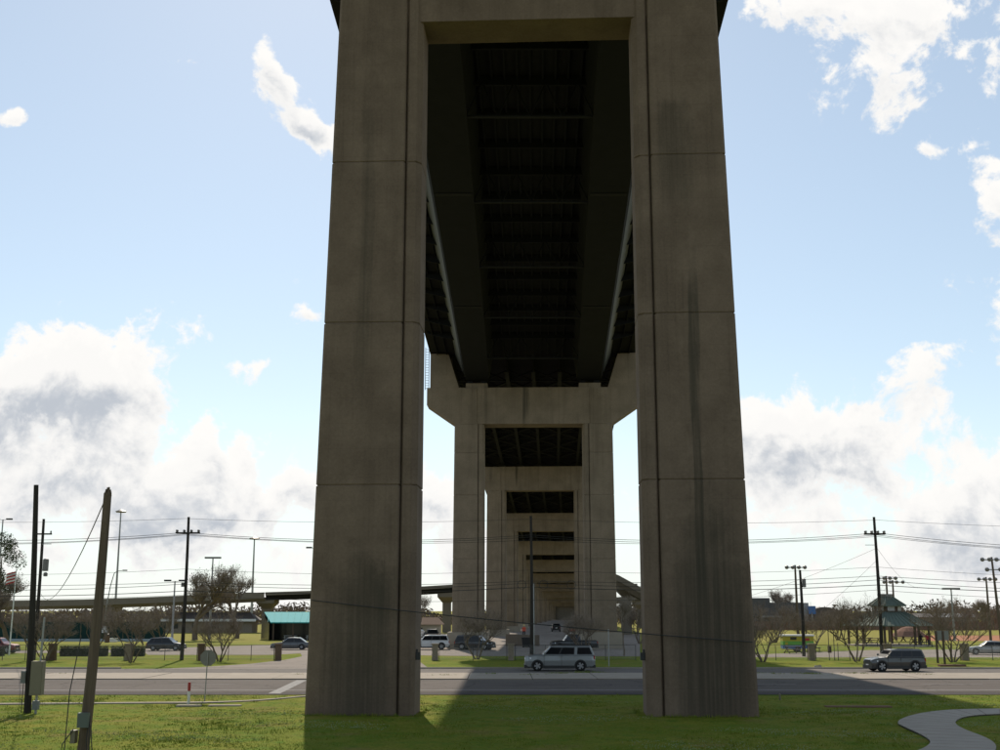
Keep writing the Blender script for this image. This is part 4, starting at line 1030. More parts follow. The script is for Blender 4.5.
# gazebo
gz = thing('gazebo', 'octagonal park gazebo with two tier green metal roof', 'gazebo', (GX(889, 166), 166, 0))
GE = A(889, 625.5, 162).z
def octo(r, z, n=8): return [(r*math.cos(math.pi*(k+.5)/4), r*math.sin(math.pi*(k+.5)/4), z) for k in range(n)]
def roof_panels(r0, z0, r1, z1, name):
    a_, b_ = octo(r0, z0), octo(r1, z1)
    for k in range(8):
        k2 = (k+1) % 8
        dn = Vector((0,0,-.1))
        q = [Vector(a_[k]), Vector(a_[k2]), Vector(b_[k2]), Vector(b_[k])]
        pnl = MB().add(q + [v+dn for v in q], [(0,1,2,3),(7,6,5,4),(0,4,5,1),(1,5,6,2),(2,6,7,3),(3,7,4,0)]).build('roof_panel', M['groof'], gz)
        sm = MB()
        for j in range(7):
            t = (j+.5)/7; s0 = q[0].lerp(q[1], t); s1 = q[3].lerp(q[2], t); sm.bar(s0+Vector((0,0,.03)), s1+Vector((0,0,.03)), .04, .05)
        sm.build('roof_seam', M['groof'], pnl)
        MB().bar(q[0]+Vector((0,0,.04)), q[3]+Vector((0,0,.04)), .12, .1).build('ridge_cap', M['groof'], gz)
zcup = A(889, 612, 166).z
roof_panels(5.9, GE, 2.25, zcup, 'lower')
MB().loft([octo(1.95, zcup-.1), octo(1.95, zcup+.85)]).build('cupola', M['woodpost'], gz)
for k in range(8):
    a0, b0_ = octo(1.97, 0)[k], octo(1.97, 0)[(k+1) % 8]
    m0 = Vector(a0).lerp(Vector(b0_), .18); m1 = Vector(a0).lerp(Vector(b0_), .82)
    MB().add([(m0.x*1.01,m0.y*1.01,zcup+.15),(m1.x*1.01,m1.y*1.01,zcup+.15),(m1.x*1.01,m1.y*1.01,zcup+.75),(m0.x*1.01,m0.y*1.01,zcup+.75)],[(0,1,2,3)]).build('louvre', M['galv'], gz)
roof_panels(2.55, zcup+.85, .8, zcup+2.05, 'upper')
MB().loft([octo(.85, zcup+2.0), octo(.85, zcup+2.4)]).build('cap', M['insul'], gz)
for x, y, _ in octo(5.2, 0): MB().box(x-.13, x+.13, y-.13, y+.13, -.1, GE).build('post', M['woodpost'], gz)
MB().loft([octo(5.8, -.1), octo(5.8, .12)]).build('floor', M['path'], gz)
def picnic(px, py, lab, m='woodpost'):
    t_ = thing('picnic_table', lab, 'picnic table', G(px, py, .0)+Vector((0,0,.12)) if False else G(px, py), .2, 'picnic tables in the park')
    MB().box(-.95,.95,-.38,.38,.7,.77).build('table_top', M[m], t_)
    for s in (-1,1):
        MB().box(-.95,.95,s*.75-.14,s*.75+.14,.42,.47).build('bench', M[m], t_)
        MB().bar((s*.7,-.75,0),(s*.7,.3,.7),.07,.07).build('leg', M[m], t_); MB().bar((s*.7,.75,0),(s*.7,-.3,.7),.07,.07).build('leg', M[m], t_)
for px, py, lab in ((866, 643, 'dark picnic table left of the gazebo pole'), (874, 643.5, 'dark picnic table directly behind the pole beside the gazebo'), (899, 641.5, 'brown picnic table behind the gazebo posts'), (908, 641.5, 'brown picnic table behind the gazebo, nearer the walkers'), (918, 645, 'dark picnic table beside the two walkers'), (793, 653.5, 'dark picnic bench beside the food trailer')):
    picnic(px, py, lab)
rl = thing('park_railing', 'low pale rail fence along the gazebo lawn', 'railing', (0, G(0, 646.5).y, 0))
x0, x1 = x_at(845, rl.location.y, 0), x_at(932, rl.location.y, 0)
for i in range(9): MB().box(x0+(x1-x0)*i/8-.05, x0+(x1-x0)*i/8+.05, -.05, .05, -.1, .55).build('post', M['fence'], rl)
MB().bar((x0,0,.52),(x1,0,.52),.08,.08).build('rail', M['fence'], rl)
md = thing('earth_mound', 'brown earth mound beyond the gazebo', 'mound', G(909, 637)); rnd = random.Random(5)
MB().lathe([(3.4,-.1),(3.0,.3),(2.2,1.0),(1.2,1.6),(.3,1.85)], 14).build('heap', M['mound'], md)
# ball-field fence and scoreboard band
bf = thing('ballfield_fence', 'long low brown ball field fence beyond the gazebo', 'fence', (0, 285, 0))
x0, x1 = GX(742, 285), GX(1120, 285); n = 24
for i in range(n+1): x = x0+(x1-x0)*i/n; MB().tube([(x,-.1,-.2),(x,-.1,2.3)], .06, 5).build('post', M['fence'], bf)
for i in range(n): MB().box(x0+(x1-x0)*i/n+.05, x0+(x1-x0)*(i+1)/n-.05, 0, .05, .1, 2.1).build('fence_panel', M['mound'], bf)
sc = thing('school_building', 'long grey flat roofed school building behind the ball field', 'building', (GX(775, 300), 300, 0))
xx = lambda p: GX(p, 300) - GX(775, 300)
MB().box(xx(735), xx(771), 0, 14, 0, A(0,598,300).z).build('wall', M['schoolgrey'], sc)
MB().box(xx(771), xx(803), .5, 14, 0, A(0,602.5,300).z).build('wall', M['schoolgrey'], sc)
MB().box(xx(803), xx(810.5), .8, 14, 0, A(0,602.8,300).z).build('wall', M['schoolpale'], sc)
for k in range(9): MB().box(xx(748+k*6)-.4, xx(748+k*6)+.4, -.05 if k < 4 else .44, .0 if k < 4 else .5, 1.5, 3.2).build('window', M['windowdark'], sc)
MB().box(xx(760), xx(790), -1.5, 0, 2.9, 3.3).build('canopy', M['schoolpale'], sc)
ba = thing('barrel_roof_hall', 'dark barrel roofed hall beside the grey school', 'building', (GX(826, 300), 300, 0))
hw = GX(842, 300)-GX(826, 300); zr = A(0, 607, 300).z
rg = lambda y: [(-hw,y,0)] + [(-hw*math.cos(math.pi*k/10), y, zr*.62+zr*.38*math.sin(math.pi*k/10)) for k in range(11)] + [(hw,y,0)]
MB().loft([rg(0), rg(16)]).build('shell', M['roofdark'], ba)
MB().box(-1.2,1.2,-.06,0,0,3).build('door', M['schoolgrey'], ba)
bs = thing('blue_sign_tower', 'small blue panel standing between school and barrel roofed hall', 'sign', (GX(813, 299), 299, 0))
MB().box(-.9,.9,0,.3,A(0,609,299).z-1.2,A(0,606,299).z).build('panel', M['blue'], bs); MB().box(-.15,.15,.1,.2,0,5).build('post', M['galv'], bs)
for px, wd, lab in ((958, 34, 'long low pale roofed shed at the right end of the ball field'), (925, 14, 'small dark dugout shed beyond the gazebo')):
    d_ = thing('shed', lab, 'shed', (GX(px, 292), 292, 0)); w_ = wd/1200*292/2
    MB().box(-w_,w_,0,5,0,3.0).build('wall', M['brick_grey'], d_)
    MB().loft([[(-w_-.4,-.5,3.0),(w_+.4,-.5,3.0),(w_+.4,5.5,3.0),(-w_-.4,5.5,3.0)],[(-w_-.4,2.3,3.9),(w_+.4,2.3,3.9),(w_+.4,2.7,3.9),(-w_-.4,2.7,3.9)]]).build('roof', M['schoolpale'] if wd > 20 else M['roofdark'], d_)

# food trailer
ft = G(797.5, 651.5)
t = thing('food_trailer', 'yellow green and blue food trailer parked on the grass', 'trailer', ft, R(-4))
Lh = 1.75; z = lambda y: A(797, y, ft.y).z
MB().box(-Lh,Lh,-.9,.9,.35,z(645.2)).build('lower_body', M['blue'], t)
MB().box(-Lh,Lh,-.9,.9,z(645.2)+.004,z(641)).build('middle_body', M['lime'], t)
MB().box(-Lh,Lh,-.9,.9,z(641)+.004,z(636)).build('upper_body', M['yellow'], t)
MB().box(-Lh-.08,Lh+.08,-1.0,1.0,z(636)+.004,z(635)+.05).build('roof', M['white'], t)
MB().box(-.9,-.2,-.95,-.9,z(639.5),z(637)).build('hatch', M['windowdark'], t)
MB().box(.75,1.25,-.94,-.9,z(640.5),z(638)).build('poster', M['red'], t)
MB().box(-1.5,-1.2,-.94,-.9,z(644.8),z(642)).build('panel', M['yellow'], t)
for y in (-.95, .85): 
    wh = MB().lathe([(.02,0),(.30,.0),(.32,.03),(.32,.1),(.02,.12)], 14, Matrix.Translation((-.1,y,.3)) @ Matrix.Rotation(R(90),4,'X')).build('wheel', M['tyre'], t)
    MB().lathe([(.02,0),(.16,0),(.16,.03),(.02,.04)], 10, Matrix.Translation((-.1,y-.1,.3)) @ Matrix.Rotation(R(90),4,'X')).build('rim', M['rim'], wh)
MB().bar((Lh,0,.42),(Lh+.9,0,.42),.1,.1).build('drawbar', M['black'], t)
MB().bar((Lh+.75,0,0),(Lh+.75,0,.42),.08,.08).build('jockey_leg', M['black'], t)

# ------------------------------------------------------------------ overpasses in the distance
def overpass(pts, thick, piers, label, ymid, m, wall=1.0, pm='overpass'):
    p = thing('overpass', label, 'overpass', (0, 0, 0))
    rr = []; rp = []
    for (px, py, Y) in pts:
        q = A(px, py, Y); rr.append([(q.x,Y-4,q.z-wall),(q.x,Y+4,q.z-wall),(q.x,Y+3,q.z-wall-thick),(q.x,Y-3,q.z-wall-thick)])
        rp.append([(q.x,Y-4.15,q.z),(q.x,Y-3.9,q.z),(q.x,Y-3.9,q.z-wall-.3),(q.x,Y-4.15,q.z-wall-.3)])
    MB().loft(rr).build('girder', m, p); MB().loft(rp).build('parapet', M['overpass'], p)
    for (px, py, Y) in piers:
        q = A(px, py, Y)
        pr = MB().loft([[(q.x-.9,Y-1,-.3),(q.x+.9,Y-1,-.3),(q.x+.9,Y+1,-.3),(q.x-.9,Y+1,-.3)],[(q.x-.9,Y-1,q.z-2.4),(q.x+.9,Y-1,q.z-2.4),(q.x+.9,Y+1,q.z-2.4),(q.x-.9,Y+1,q.z-2.4)],
                        [(q.x-1.9,Y-3,q.z-1.2),(q.x+1.9,Y-3,q.z-1.2),(q.x+1.9,Y+3,q.z-1.2),(q.x-1.9,Y+3,q.z-1.2)],[(q.x-1.9,Y-3,q.z),(q.x+1.9,Y-3,q.z),(q.x+1.9,Y+3,q.z),(q.x-1.9,Y+3,q.z)]])
        pr.build('hammerhead_pier', M[pm], p)
overpass([(-260,606,262),(-100,603,262),(0,601,262),(90,599.6,262),(150,597.5,262),(210,594.8,262),(268,592.6,262)], 0.9, [(-60,607,262),(110,603,262),(268,597.5,262)], 'tan concrete curved overpass behind the bare oaks', 0, M['overpass'])
overpass([(269,592.5,262),(310,591.2,262),(360,589.4,262),(420,587,262),(452,585,262),(476,583,262)], 1.3, [(357,594,262),(447,591.5,262)], 'dark girder overpass ramp running behind the tallest pier', 0, M['steel_web'], wall=.35)
overpass([(590,566,240),(602,570,240),(617,576,240),(640,588.5,240),(670,600,240),(720,612,240)], 1.3, [(626,584,240),(652,598,240)], 'sloping concrete ramp descending past the eared pier', 0, M['overpass'], wall=.9)
overpass([(596,599,330),(620,597,330),(660,594,330),(730,590,330)], 1.0, [(640,600,330)], 'low far road bridge beneath the sloping ramp', 0, M['overpass'], wall=.7)

# ------------------------------------------------------------------ vehicles
def vehicle(name, label, pos, rz, L_, W_, H_, kind, body, cat='car', clad=None, ws=.36, group='parked and passing cars'):
    """lofted body and cabin; x forward. All pieces the photo shows are parts"""
    p = thing(name, label, cat, pos, rz, group)
    hw = W_/2; r = .41 if kind in ('suv', 'big', 'box', 'pickup') else .33
    gc = .26 if kind != 'sedan' else .19
    belt = {'sedan': .60, 'suv': .635, 'big': .655, 'box': .65, 'hatch': .60, 'pickup': .60}[kind]*H_
    hood = belt - (.03 if kind in ('big', 'pickup') else .06)
    front, rear = L_/2, -L_/2
    wb = L_*.29; wf, wr = wb+.03*L_, -wb
    def ring(x, zb, zt, w):
        b = .10
        return [(x,-w*.86,zb),(x,-w*.97,zb+.10),(x,-w,zb+(zt-zb)*.55),(x,-w*.965,zt-b),(x,-w*.88,zt),(x,w*.88,zt),(x,w*.965,zt-b),(x,w,zb+(zt-zb)*.55),(x,w*.97,zb+.10),(x,w*.86,zb)]
    st = [(front, gc+.20, hood-.24, .86),(front-.05, gc+.08, hood-.13, .93),(front-.30, gc, hood-.055, .985),(front-L_*.17, gc, hood+.02, 1.0),(front-L_*.27, gc, belt, 1.0),
          (0, gc, belt, 1.0),(rear+L_*.2, gc, belt+.01, 1.0),(rear+.25, gc+.02, belt-(.0 if kind!='sedan' else .0), .985),(rear+.05, gc+.10, belt-.06, .94),(rear, gc+.2, belt-.2, .89)]
    if kind == 'sedan': st[0] = (front, gc+.2, hood-.24, .84)
    bd = MB().loft([ring(x, a_, b_, hw*c) for x, a_, b_, c in st]).build('body', body, p, smooth=False)
    # cabin outline (x, z) going from screen foot over the roof to the tail
    if kind == 'sedan': cx = [(front-L_*.285, belt-.02),(front-L_*.44, H_-.03),(front-L_*.56, H_),(rear+L_*.27, H_-.06),(rear+L_*.115, belt+.03)]
    elif kind == 'hatch': cx = [(front-L_*.25, belt-.02),(front-L_*.40, H_-.03),(front-L_*.55, H_),(rear+L_*.13, H_-.07),(rear+.10, belt+.03)]
    elif kind == 'pickup': cx = [(front-L_*.27, belt-.02),(front-L_*.36, H_-.03),(front-L_*.45, H_),(rear+L_*.40, H_-.04),(rear+L_*.37, belt+.02)]
    elif kind == 'box': cx = [(front-L_*.27, belt-.02),(front-L_*.385, H_-.04),(front-L_*.48, H_),(rear+.26, H_-.02),(rear+.07, belt+.02)]
    else: cx = [(front-L_*.255, belt-.02),(front-L_*.365, H_-.05),(front-L_*.45, H_),(rear+.34, H_-.03),(rear+.09, belt+.02)]
    wB, wT = hw*.955, hw*.80
    def cw(z): return wB + (wT-wB)*max(0, min(1, (z-belt)/(H_-belt)))
    def cring(x, z):
        zz = max(z, belt+.01)
        return [(x,-cw(belt),belt-.03),(x,-cw(zz-.07),max(belt-.02,zz-.07)),(x,-cw(zz)+.10,zz),(x,cw(zz)-.10,zz),(x,cw(zz-.07),max(belt-.02,zz-.07)),(x,cw(belt),belt-.03)]
    cb = MB().loft([cring(x, z) for x, z in cx]).build('cabin', body, p)
    # windscreen and rear glass lie 1 cm proud of the sloping ends
    def slope_glass(a_, b_, nm, inset=.12):
        (xa, za), (xb, zb) = a_, b_; d = Vector((xb-xa, 0, zb-za)).normalized(); nrm = Vector((-d.z, 0, d.x)) if xb < xa else Vector((d.z, 0, -d.x))
        if nrm.z < 0: nrm = -nrm
        q0 = Vector((xa,0,za)).lerp(Vector((xb,0,zb)), .12); q1 = Vector((xa,0,za)).lerp(Vector((xb,0,zb)), .90)
        o = nrm*.012
        vs = [q0+o+Vector((0,-cw(q0.z)+inset,0)), q0+o+Vector((0,cw(q0.z)-inset,0)), q1+o+Vector((0,cw(q1.z)-inset-.02,0)), q1+o+Vector((0,-cw(q1.z)+inset+.02,0))]
        MB().add(vs + [v-nrm*.01 for v in vs], [(0,1,2,3),(7,6,5,4),(0,4,5,1),(1,5,6,2),(2,6,7,3),(3,7,4,0)]).build(nm, M['glass'], cb)
    slope_glass(cx[0], cx[1], 'windscreen'); slope_glass(cx[-1], cx[-2], 'rear_window')
    # side windows cut between the pillars
    zt_, zb_ = H_-.14, belt+.05
    def xs_front(z): (xa, za), (xb, zb) = cx[0], cx[1]; return xa+(xb-xa)*(z-za)/(zb-za)
    def xs_rear(z): (xa, za), (xb, zb) = cx[-1], cx[-2]; return xa+(xb-xa)*(z-za)/(zb-za)
    f0, f1_ = xs_front(zb_)-.14, xs_front(zt_)-.10; r0, r1 = xs_rear(zb_)+.14, xs_rear(zt_)+.14
    cuts = {'sedan': (.52,), 'hatch': (.40,.78), 'suv': (.36,.70), 'big': (.30,.62), 'box': (.36,.68), 'pickup': (.55,)}[kind]
    edges = [0]+list(cuts)+[1]
    split = cuts[-1] if kind == 'big' else 1.0
    for s in (-1, 1):                                   # blacked-out pillars behind the side glass
        for fa, fb in ((0, split), (split, 1)):
            if fb <= fa: continue
            vs = []
            for fx, z_ in ((fa, zb_-.03), (fb, zb_-.03), (fb, zt_+.03), (fa, zt_+.03)):
                lo, hi = (f0, r0) if z_ < belt+.1 else (f1_, r1)
                e_ = .22 if (fx == fa and fa > 0) else 0
                vs.append(Vector((lo+(hi-lo)*fx - e_, s*(cw(z_)+.007), z_)))
            bk = [v-Vector((0, s*.01, 0)) for v in vs]
            MB().add(vs+bk, [(0,1,2,3),(7,6,5,4),(0,4,5,1),(1,5,6,2),(2,6,7,3),(3,7,4,0)]).build('pillar_trim', M['black'], cb)
    for s in (-1, 1):
        for a_, b_ in zip(edges, edges[1:]):
            g_ = .05 if b_ < 1 else 0; g0 = .05 if a_ > 0 else 0
            if kind == 'big' and a_ == cuts[-1]: g0 = .24
            vs = []
            for fx, z_, e_ in ((a_, zb_, g0), (b_, zb_, -g_), (b_, zt_, -g_), (a_, zt_, g0)):
                lo, hi = (f0, r0) if z_ == zb_ else (f1_, r1)
                x = lo+(hi-lo)*fx - e_ if a_ == 0 and fx == a_ else lo+(hi-lo)*fx - e_
                vs.append(Vector((x, s*(cw(z_)+.012), z_)))
            bk = [v-Vector((0, s*.01, 0)) for v in vs]
            MB().add(vs+bk, [(0,1,2,3),(7,6,5,4),(0,4,5,1),(1,5,6,2),(2,6,7,3),(3,7,4,0)]).build('side_window', M['glass'], cb)
    # wheels with arches
    for s in (-1, 1):
        for x in (wf, wr):
            mt_ = Matrix.Translation((x, s*(hw-.20), r)) @ Matrix.Rotation(R(-90*s), 4, 'X')
            arch = MB(); arch.loft([[(x+r*1.16*math.cos(math.pi*k/12), y_, r+r*1.16*math.sin(math.pi*k/12)) for k in range(13)]+[(x-r*1.16,y_,gc-.02),(x+r*1.16,y_,gc-.02)] for y_ in (s*(hw-.15), s*(hw+.008))])
            arch.build('wheel_arch', M['black'], bd)
            wh = MB().lathe([(.05,0),(r-.06,0),(r,.03),(r,.20),(r-.05,.235),(.10,.22)], 20, mt_).build('wheel', M['tyre'], p)
            rm = MB()
            for k in range(5):
                a_ = 2*math.pi*k/5; q = [mt_ @ Vector((r*.11*math.cos(a_+1.57)*sg_+rr_*math.cos(a_), r*.11*math.sin(a_+1.57)*sg_+rr_*math.sin(a_), .242)) for rr_, sg_ in ((.03,1),(r*.60,1.7),(r*.60,-1.7),(.03,-1))]
                rm.add(q, [(0,1,2,3)])
            rm.lathe([(.01,.226),(r*.2,.226),(r*.18,.255),(.01,.258)], 10, mt_)
            rm.build('rim', M['rim'], wh)
    # lamps, bumpers, grille, mirrors, handles, sills
    for s in (-1, 1):
        MB().loft([[(front-.03,s*hw*.50,hood-.36),(front-.03,s*hw*.88,hood-.36),(front-.50,s*hw*.995,hood-.30),(front-.50,s*hw*.80,hood-.30)],[(front-.04,s*hw*.50,hood-.20),(front-.04,s*hw*.86,hood-.20),(front-.50,s*hw*.985,hood-.17),(front-.50,s*hw*.80,hood-.17)]]).build('headlight', M['lamp_clear'], bd)
        MB().box(rear+.03, rear+.13, s*hw*.74 if s > 0 else -hw*.945, hw*.945 if s > 0 else -hw*.74, belt-.36 if kind != 'pickup' else belt-.4, belt-.08).build('tail_light', M['lamp_red'], bd)
        mx = f0-.02
        MB().loft([[(mx+.02,s*(hw+.0),belt+.06),(mx+.10,s*(hw-.02),belt+.06),(mx+.10,s*(hw-.02),belt+.20),(mx+.02,s*hw,belt+.20)],[(mx+.04,s*(hw+.20),belt+.05),(mx+.14,s*(hw+.18),belt+.06),(mx+.13,s*(hw+.18),belt+.22),(mx+.04,s*(hw+.20),belt+.22)]]).build('mirror', body, p)
        for a_ in (.34, .66) if kind != 'pickup' else (.52,):
            x = f0+(r0-f0)*a_+.12; MB().box(x-.11, x+.11, min(s*hw*.985,s*(hw+.012)), max(s*hw*.985,s*(hw+.012)), belt-.19, belt-.155).build('door_handle', clad or body, bd)
        for a_ in (0.0, .36, .70):
            x = f0+(r0-f0)*a_+(.05 if a_ else .10)
            if x-.4 > wr: MB().box(x-.009, x+.009, min(s*hw*.95,s*(hw+.004)), max(s*hw*.95,s*(hw+.004)), gc+.13, belt-.06).build('door_gap', M['black'], bd)
        MB().box(wr+r*1.18, wf-r*1.18, min(s*hw*.9,s*(hw+.006)), max(s*hw*.9,s*(hw+.006)), gc-.05, gc+(.17 if kind in ('big','box') else .10)).build('sill', M['black'], bd)
    MB().box(front-.10, front+.012, -hw*.50, hw*.50, hood-.40, hood-.14).build('grille', M['black'], bd)
    MB().box(front-.42, front+.03, -hw*.93, hw*.93, gc-.02, gc+.22).build('bumper', clad or M['black'], bd)
    MB().box(rear-.03, rear+.42, -hw*.93, hw*.93, gc, gc+.22).build('bumper', clad or M['black'], bd)
    MB().box(front+.012, front+.03, -.22, .22, gc+.20, gc+.30).build('number_plate', M['white'], bd)
    MB().box(rear-.012, rear+.01, -.22, .22, belt-.36, belt-.22).build('number_plate', M['white'], bd)
    if kind in ('suv', 'big', 'box'):
        for s in (-1, 1): MB().bar((cx[2][0]-.1, s*(wT-.16), H_+.045), (cx[3][0]+.1, s*(wT-.16), H_+.02), .04, .04).build('roof_rail', M['black'], cb)
    if kind == 'pickup':
        x0_, x1_ = rear+.06, cx[-1][0]-.02
        MB().box(x0_+.1, x1_-.05, -hw*.8, hw*.8, belt+.005, belt+.03).build('bed_cover', M['black'], bd)
    return p
silver = paint('silver_grey_paint', (0.25, 0.265, 0.27), .4); dkgrey = paint('dark_grey_paint', (0.060, 0.060, 0.058)); black = paint('black_car_paint', (0.014, 0.014, 0.015), .2)
white = paint('white_car_paint', (0.62, 0.62, 0.62), .05); navy = paint('dark_blue_grey_paint', (0.030, 0.034, 0.040)); grey = paint('mid_grey_paint', (0.11, 0.115, 0.125)); sage = paint('silver_sedan_paint', (0.26, 0.265, 0.26))
PI = math.pi
def gpos(px, py, z=.024): q = G(px, py, z); return (q.x, q.y, z)
vehicle('large_suv', 'long silver SUV driving past in the bridge shadow', gpos(559.5, 670.6), PI, 5.5, 2.06, 1.92, 'big', silver, 'SUV')
vehicle('compact_suv', 'boxy dark grey SUV driving out of the bridge shadow', gpos(895, 671.2), PI+R(7), 4.42, 1.80, 1.68, 'box', dkgrey, 'SUV')
vehicle('hatchback', 'dark hatchback parked beyond the fence near the double crossarm pole', gpos(166, 650.6, .016), R(-3), 4.35, 1.8, 1.55, 'hatch', navy)
vehicle('sedan', 'grey sedan at the drive entrance beside the last brick pillar', gpos(291, 649.5, .016), PI+R(2), 4.7, 1.82, 1.46, 'sedan', grey)
vehicle('sedan', 'pale grey sedan parked right of the wide bare tree', gpos(990, 654.5, .016), PI-R(14), 4.7, 1.82, 1.44, 'sedan', sage)
vehicle('parked_suv', 'white SUV parked behind a masonry pillar, left of the black SUV', gpos(430, 649.5, .016), PI+R(3), 4.75, 1.9, 1.74, 'suv', white, 'SUV')
vehicle('parked_suv', 'black SUV parked behind the bare multi stemmed tree', gpos(475, 649.8, .016), R(-18), 4.7, 1.9, 1.72, 'suv', black, 'SUV')
vehicle('pickup', 'black pickup truck parked behind the silver SUV', gpos(574, 650, .016), PI+R(4), 5.6, 1.95, 1.85, 'pickup', black, 'pickup')
vehicle('parked_suv', 'dark grey SUV further back behind the white SUV', gpos(432, 640.5, .016), R(95), 4.6, 1.9, 1.75, 'suv', dkgrey, 'SUV')
vehicle('parked_suv', 'dark SUV half hidden at the tallest pier\'s edge, behind the white SUV', gpos(418, 641.5, .016), R(80), 4.6, 1.9, 1.75, 'suv', navy, 'SUV')
vehicle('parked_suv', 'far dark SUV parked under the viaduct', gpos(556, 631.5, .016), R(90), 4.7, 1.9, 1.75, 'suv', black, 'SUV')
vehicle('parked_suv', 'dark red SUV beside the hedge at the flagpole', gpos(-4, 653.5, .016), R(0), 4.6, 1.9, 1.7, 'suv', paint('dark_red_paint', (.16,.02,.02)), 'SUV')

# ------------------------------------------------------------------ people
def person(label, pos, rz, h, top, legs, hat=None, stride=.22, bend=0.0):
    k = h/1.75
    J = {'pel': (0,0,.95), 'chest': (0,-.01-bend*.3,1.28), 'neck': (0,-.02-bend*.5,1.47), 'head': (0,-.04-bend*.5,1.60), 'top': (0,-.03-bend*.5,1.72),
         'hl': (.10,0,.90), 'kl': (.11,-stride*.6,.50), 'al': (.11,-stride*.5+.05,.09), 'tl': (.12,-stride*.5-.14,.04),
         'hr': (-.10,0,.90), 'kr': (-.11,stride*.2,.50), 'ar': (-.11,stride+.10,.09), 'tr': (-.12,stride-.06,.04),
         'sl': (.19,-.01-bend*.4,1.42), 'el': (.25,.05,1.15), 'wl': (.24,-.10,.93), 'dl': (.235,-.15,.83),
         'sr': (-.19,-.01-bend*.4,1.42), 'er': (-.25,.03,1.15), 'wr': (-.24,-.14,.96), 'dr': (-.235,-.19,.87)}
    Rd = {'pel': .15, 'chest': .16, 'neck': .062, 'head': .10, 'top': .075, 'hl': .095, 'kl': .062, 'al': .045, 'tl': .04, 'hr': .095, 'kr': .062, 'ar': .045, 'tr': .04,
          'sl': .065, 'el': .046, 'wl': .032, 'dl': .036, 'sr': .065, 'er': .046, 'wr': .032, 'dr': .036}
    E = [('pel','chest'),('chest','neck'),('neck','head'),('head','top'),('pel','hl'),('hl','kl'),('kl','al'),('al','tl'),('pel','hr'),('hr','kr'),('kr','ar'),('ar','tr'),
         ('chest','sl'),('sl','el'),('el','wl'),('wl','dl'),('chest','sr'),('sr','er'),('er','wr'),('wr','dr')]
    ks = list(J); me = bpy.data.meshes.new('skeleton'); me.from_pydata([Vector(J[q])*k for q in ks], [(ks.index(a_), ks.index(b_)) for a_, b_ in E], [])
    o = bpy.data.objects.new('tmp', me); COL.objects.link(o)
    o.modifiers.new('s', 'SKIN'); sb_ = o.modifiers.new('d', 'SUBSURF'); sb_.levels = 1
    for i, q in enumerate(ks): v = me.skin_vertices[0].data[i]; v.radius = (Rd[q]*k, Rd[q]*k*(.75 if q in ('pel','chest') else 1)); v.use_root = (q == 'pel')
    dg = bpy.context.evaluated_depsgraph_get(); bm_ = bpy.data.meshes.new_from_object(o.evaluated_get(dg))
    bpy.data.objects.remove(o)
    bm_.name = 'body'; bm_.materials.clear()
    for q in (top, legs, M['skin'], M['hair'], M['black']): bm_.materials.append(q)
    for f_ in bm_.polygons:
        c = f_.center/k
        f_.use_smooth = True
        f_.material_index = 4 if c.z < .12 else 1 if c.z < .93 and abs(c.x) < .2 else (2 if c.z < .92 else 0) if c.z < 1.46 else (3 if (c.y > -.03-bend*.5 or c.z > 1.68) else 2)
    p = thing('person', label, 'person', pos, rz)
    link('body', bm_, p)
    if hat: MB().lathe([(.16*k,1.66*k),(.125*k,1.68*k),(.115*k,1.76*k),(.06*k,1.82*k),(.01,1.83*k)], 12, Matrix.Translation((0,-.04*k-bend*.5*k,0))).build('helmet', hat, p)
    return p
person('person in dark clothes walking beside the gazebo', G(921.5, 646.3), 2.6, 1.68, M['shirt_dark'], M['denim'])
person('person in a crimson top walking beside the gazebo', G(927.5, 646.3), 2.9, 1.68, M['shirt_red'], M['denim'])
wk = G(524, 642)
person('worker in orange vest and pale yellow helmet behind the low wall under the viaduct', (x_at(524, 167, 1), 167, 0.95), 0.2, 1.75, M['vest'], M['denim'], hat=M['helmet'], stride=.05)
wl_ = thing('retaining_wall', 'low grey concrete wall between the feet of the eared pier', 'wall', (x_at(523, 163, 0), 163, 0))
for k in range(3): MB().box(-2.3+k*1.5, -.82+k*1.5, -.3, .3, -.2, 1.55-.05*k).build('wall_block', M['overpass'], wl_)
plt = thing('work_platform', 'timber platform behind the low wall under the viaduct', 'platform', (x_at(524, 167, 0), 167.2, 0))
MB().box(-1.5,1.5,-.8,.8,.85,.95).build('deck_board', M['woodpost'], plt)
for x in (-1.3,1.3): MB().box(x-.1,x+.1,-.7,.7,-.1,.85).build('trestle', M['woodpost'], plt)
bn = thing('wheeled_bin', 'black wheeled bin standing before the low wall under the viaduct', 'bin', (x_at(526.5, 157, 0), 157, 0))
MB().loft([[(-.5,-.45,.08),(.5,-.45,.08),(.5,.45,.08),(-.5,.45,.08)],[(-.62,-.55,1.2),(.62,-.55,1.2),(.62,.55,1.2),(-.62,.55,1.2)]]).build('bin_tub', M['black'], bn)
MB().box(-.66,.66,-.6,.6,1.2,1.27).build('lid', M['black'], bn)
for x in (-.4,.4): MB().lathe([(.02,0),(.1,0),(.1,.08),(.02,.08)], 10, Matrix.Translation((x,-.38,.1)) @ Matrix.Rotation(R(90),4,'X')).build('wheel', M['tyre'], bn)
sgn = thing('work_sign', 'orange and white work zone barricade under the viaduct', 'barricade', (x_at(572, 195, 0), 195, 0))
for k in range(3): MB().box(-.5,.5,-.03,.03,.5+.45*k,.75+.45*k).build('board', M['vest'] if k % 2 == 0 else M['white'], sgn)
for x in (-.4,.4): MB().bar((x,.3,0),(x,.04,1.7),.06,.06).build('leg', M['galv'], sgn)

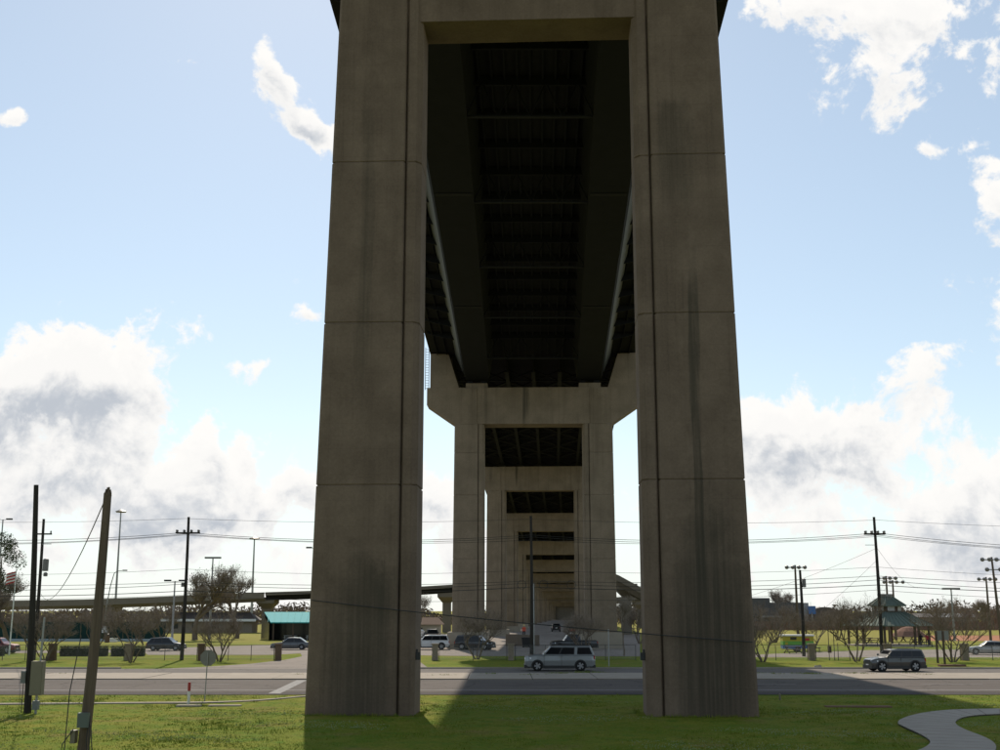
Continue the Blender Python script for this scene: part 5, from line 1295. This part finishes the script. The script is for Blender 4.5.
# ------------------------------------------------------------------ grass tufts and weeds
rnd = random.Random(12); tb = MB(); cl = MB()
def tuft(mb, x, y, z, h, wd, n):
    for _ in range(n):
        a_ = rnd.uniform(0, 6.28); b = Vector((x+rnd.gauss(0,wd), y+rnd.gauss(0,wd), z-.02)); s_ = Vector((math.cos(a_), math.sin(a_), 0))*rnd.uniform(.008,.02)
        t_ = b + Vector((rnd.gauss(0,.4)*h, rnd.gauss(0,.4)*h, h*rnd.uniform(.6,1.15)))
        mb.add([b-s_, b+s_, t_], [(0,1,2)])
def blocked(x, y):
    q = Vector((x-1.42, y-57.2))
    if abs(q.y) < 2 and 4.8 < abs(q.x) < 10.4: return True
    for l, r_ in PPATH:
        if abs(y-(l.y+r_.y)/2) < .8 and min(l.x, r_.x)-.1 < x < max(l.x, r_.x)+.1: return True
    return False
PPATH = list(zip(catmull(L), catmull(Rr)))
cnt = 0
while cnt < 14000:
    y = rnd.uniform(38, Y_EDGE-.2); x = rnd.uniform(-.46, .46)*y
    dens = .5 + .5*math.sin(x*.35+1.2*math.sin(y*.4))*math.sin(y*.6+x*.11)
    if rnd.random() > .25+.75*dens or blocked(x, y): continue
    tuft(tb, x, y, 0, rnd.uniform(.025,.07), .14, 8); cnt += 1
    if dens > .72 and rnd.random() < .5:
        for _ in range(3):
            q = Vector((x+rnd.gauss(0,.2), y+rnd.gauss(0,.2), rnd.uniform(.05,.08))); k = rnd.uniform(.012,.028)
            cl.add([q+Vector((-k,0,0)), q+Vector((k,0,0)), q+Vector((0,0,k*1.4)), q+Vector((0,k,k*.3))], [(0,1,2),(0,2,3),(1,2,3)])
wcount = 0
while wcount < 520:                                       # broad-leaved weed clumps
    y = rnd.uniform(40, Y_EDGE-.5); x = rnd.uniform(-.44, .44)*y
    if blocked(x, y) or math.sin(x*.21+y*.13)*math.sin(y*.33-x*.09) < .05: continue
    tuft(tb, x, y, 0, rnd.uniform(.08, .18), .16, 16); wcount += 1
for sx in (-1, 1):                                        # uncut fringe round the pier feet
    for _ in range(170):
        x = rnd.uniform(4.9, 10.3); y = rnd.choice((-1.75, -1.75, -1.75, 1.75)) + rnd.gauss(0, .07)
        if rnd.random() < .25: x = rnd.choice((4.95, 10.25)); y = rnd.uniform(-1.6, 1.6)
        q = P1.matrix_basis @ Vector((sx*x, y, 0)); tuft(tb, q.x, q.y, 0, rnd.uniform(.05, .2), .07, 6)
tag(tb.build('grass', M['blade']), 'short rough grass and weeds on the lawn', 'grass', kind='stuff')
tag(cl.build('clover_flowers', M['clover']), 'pale clover heads scattered in the lawn', 'clover', kind='stuff')
wd_ = MB()
for px, py, n in ((557,674.6,60),(583,673.4,60),(596,673.6,25),(600,674,20),(530,676,20),(760,674.5,30),(775,675,20),(805,674.8,60),(815,675.2,50),(855,674.6,50),(863,675,30),(443,676.5,25),(490,675,25),(300,676,10),(930,676,20),(60,675,15),(908,674.6,30)):
    q = G(px, py)
    for _ in range(n): tuft(wd_, q.x+rnd.gauss(0,.45), q.y+rnd.gauss(0,.2), .07, rnd.uniform(.06,.2), .06, 4)
tag(wd_.build('median_weeds', M['blade']), 'green weeds growing along the concrete median', 'weeds', kind='stuff')
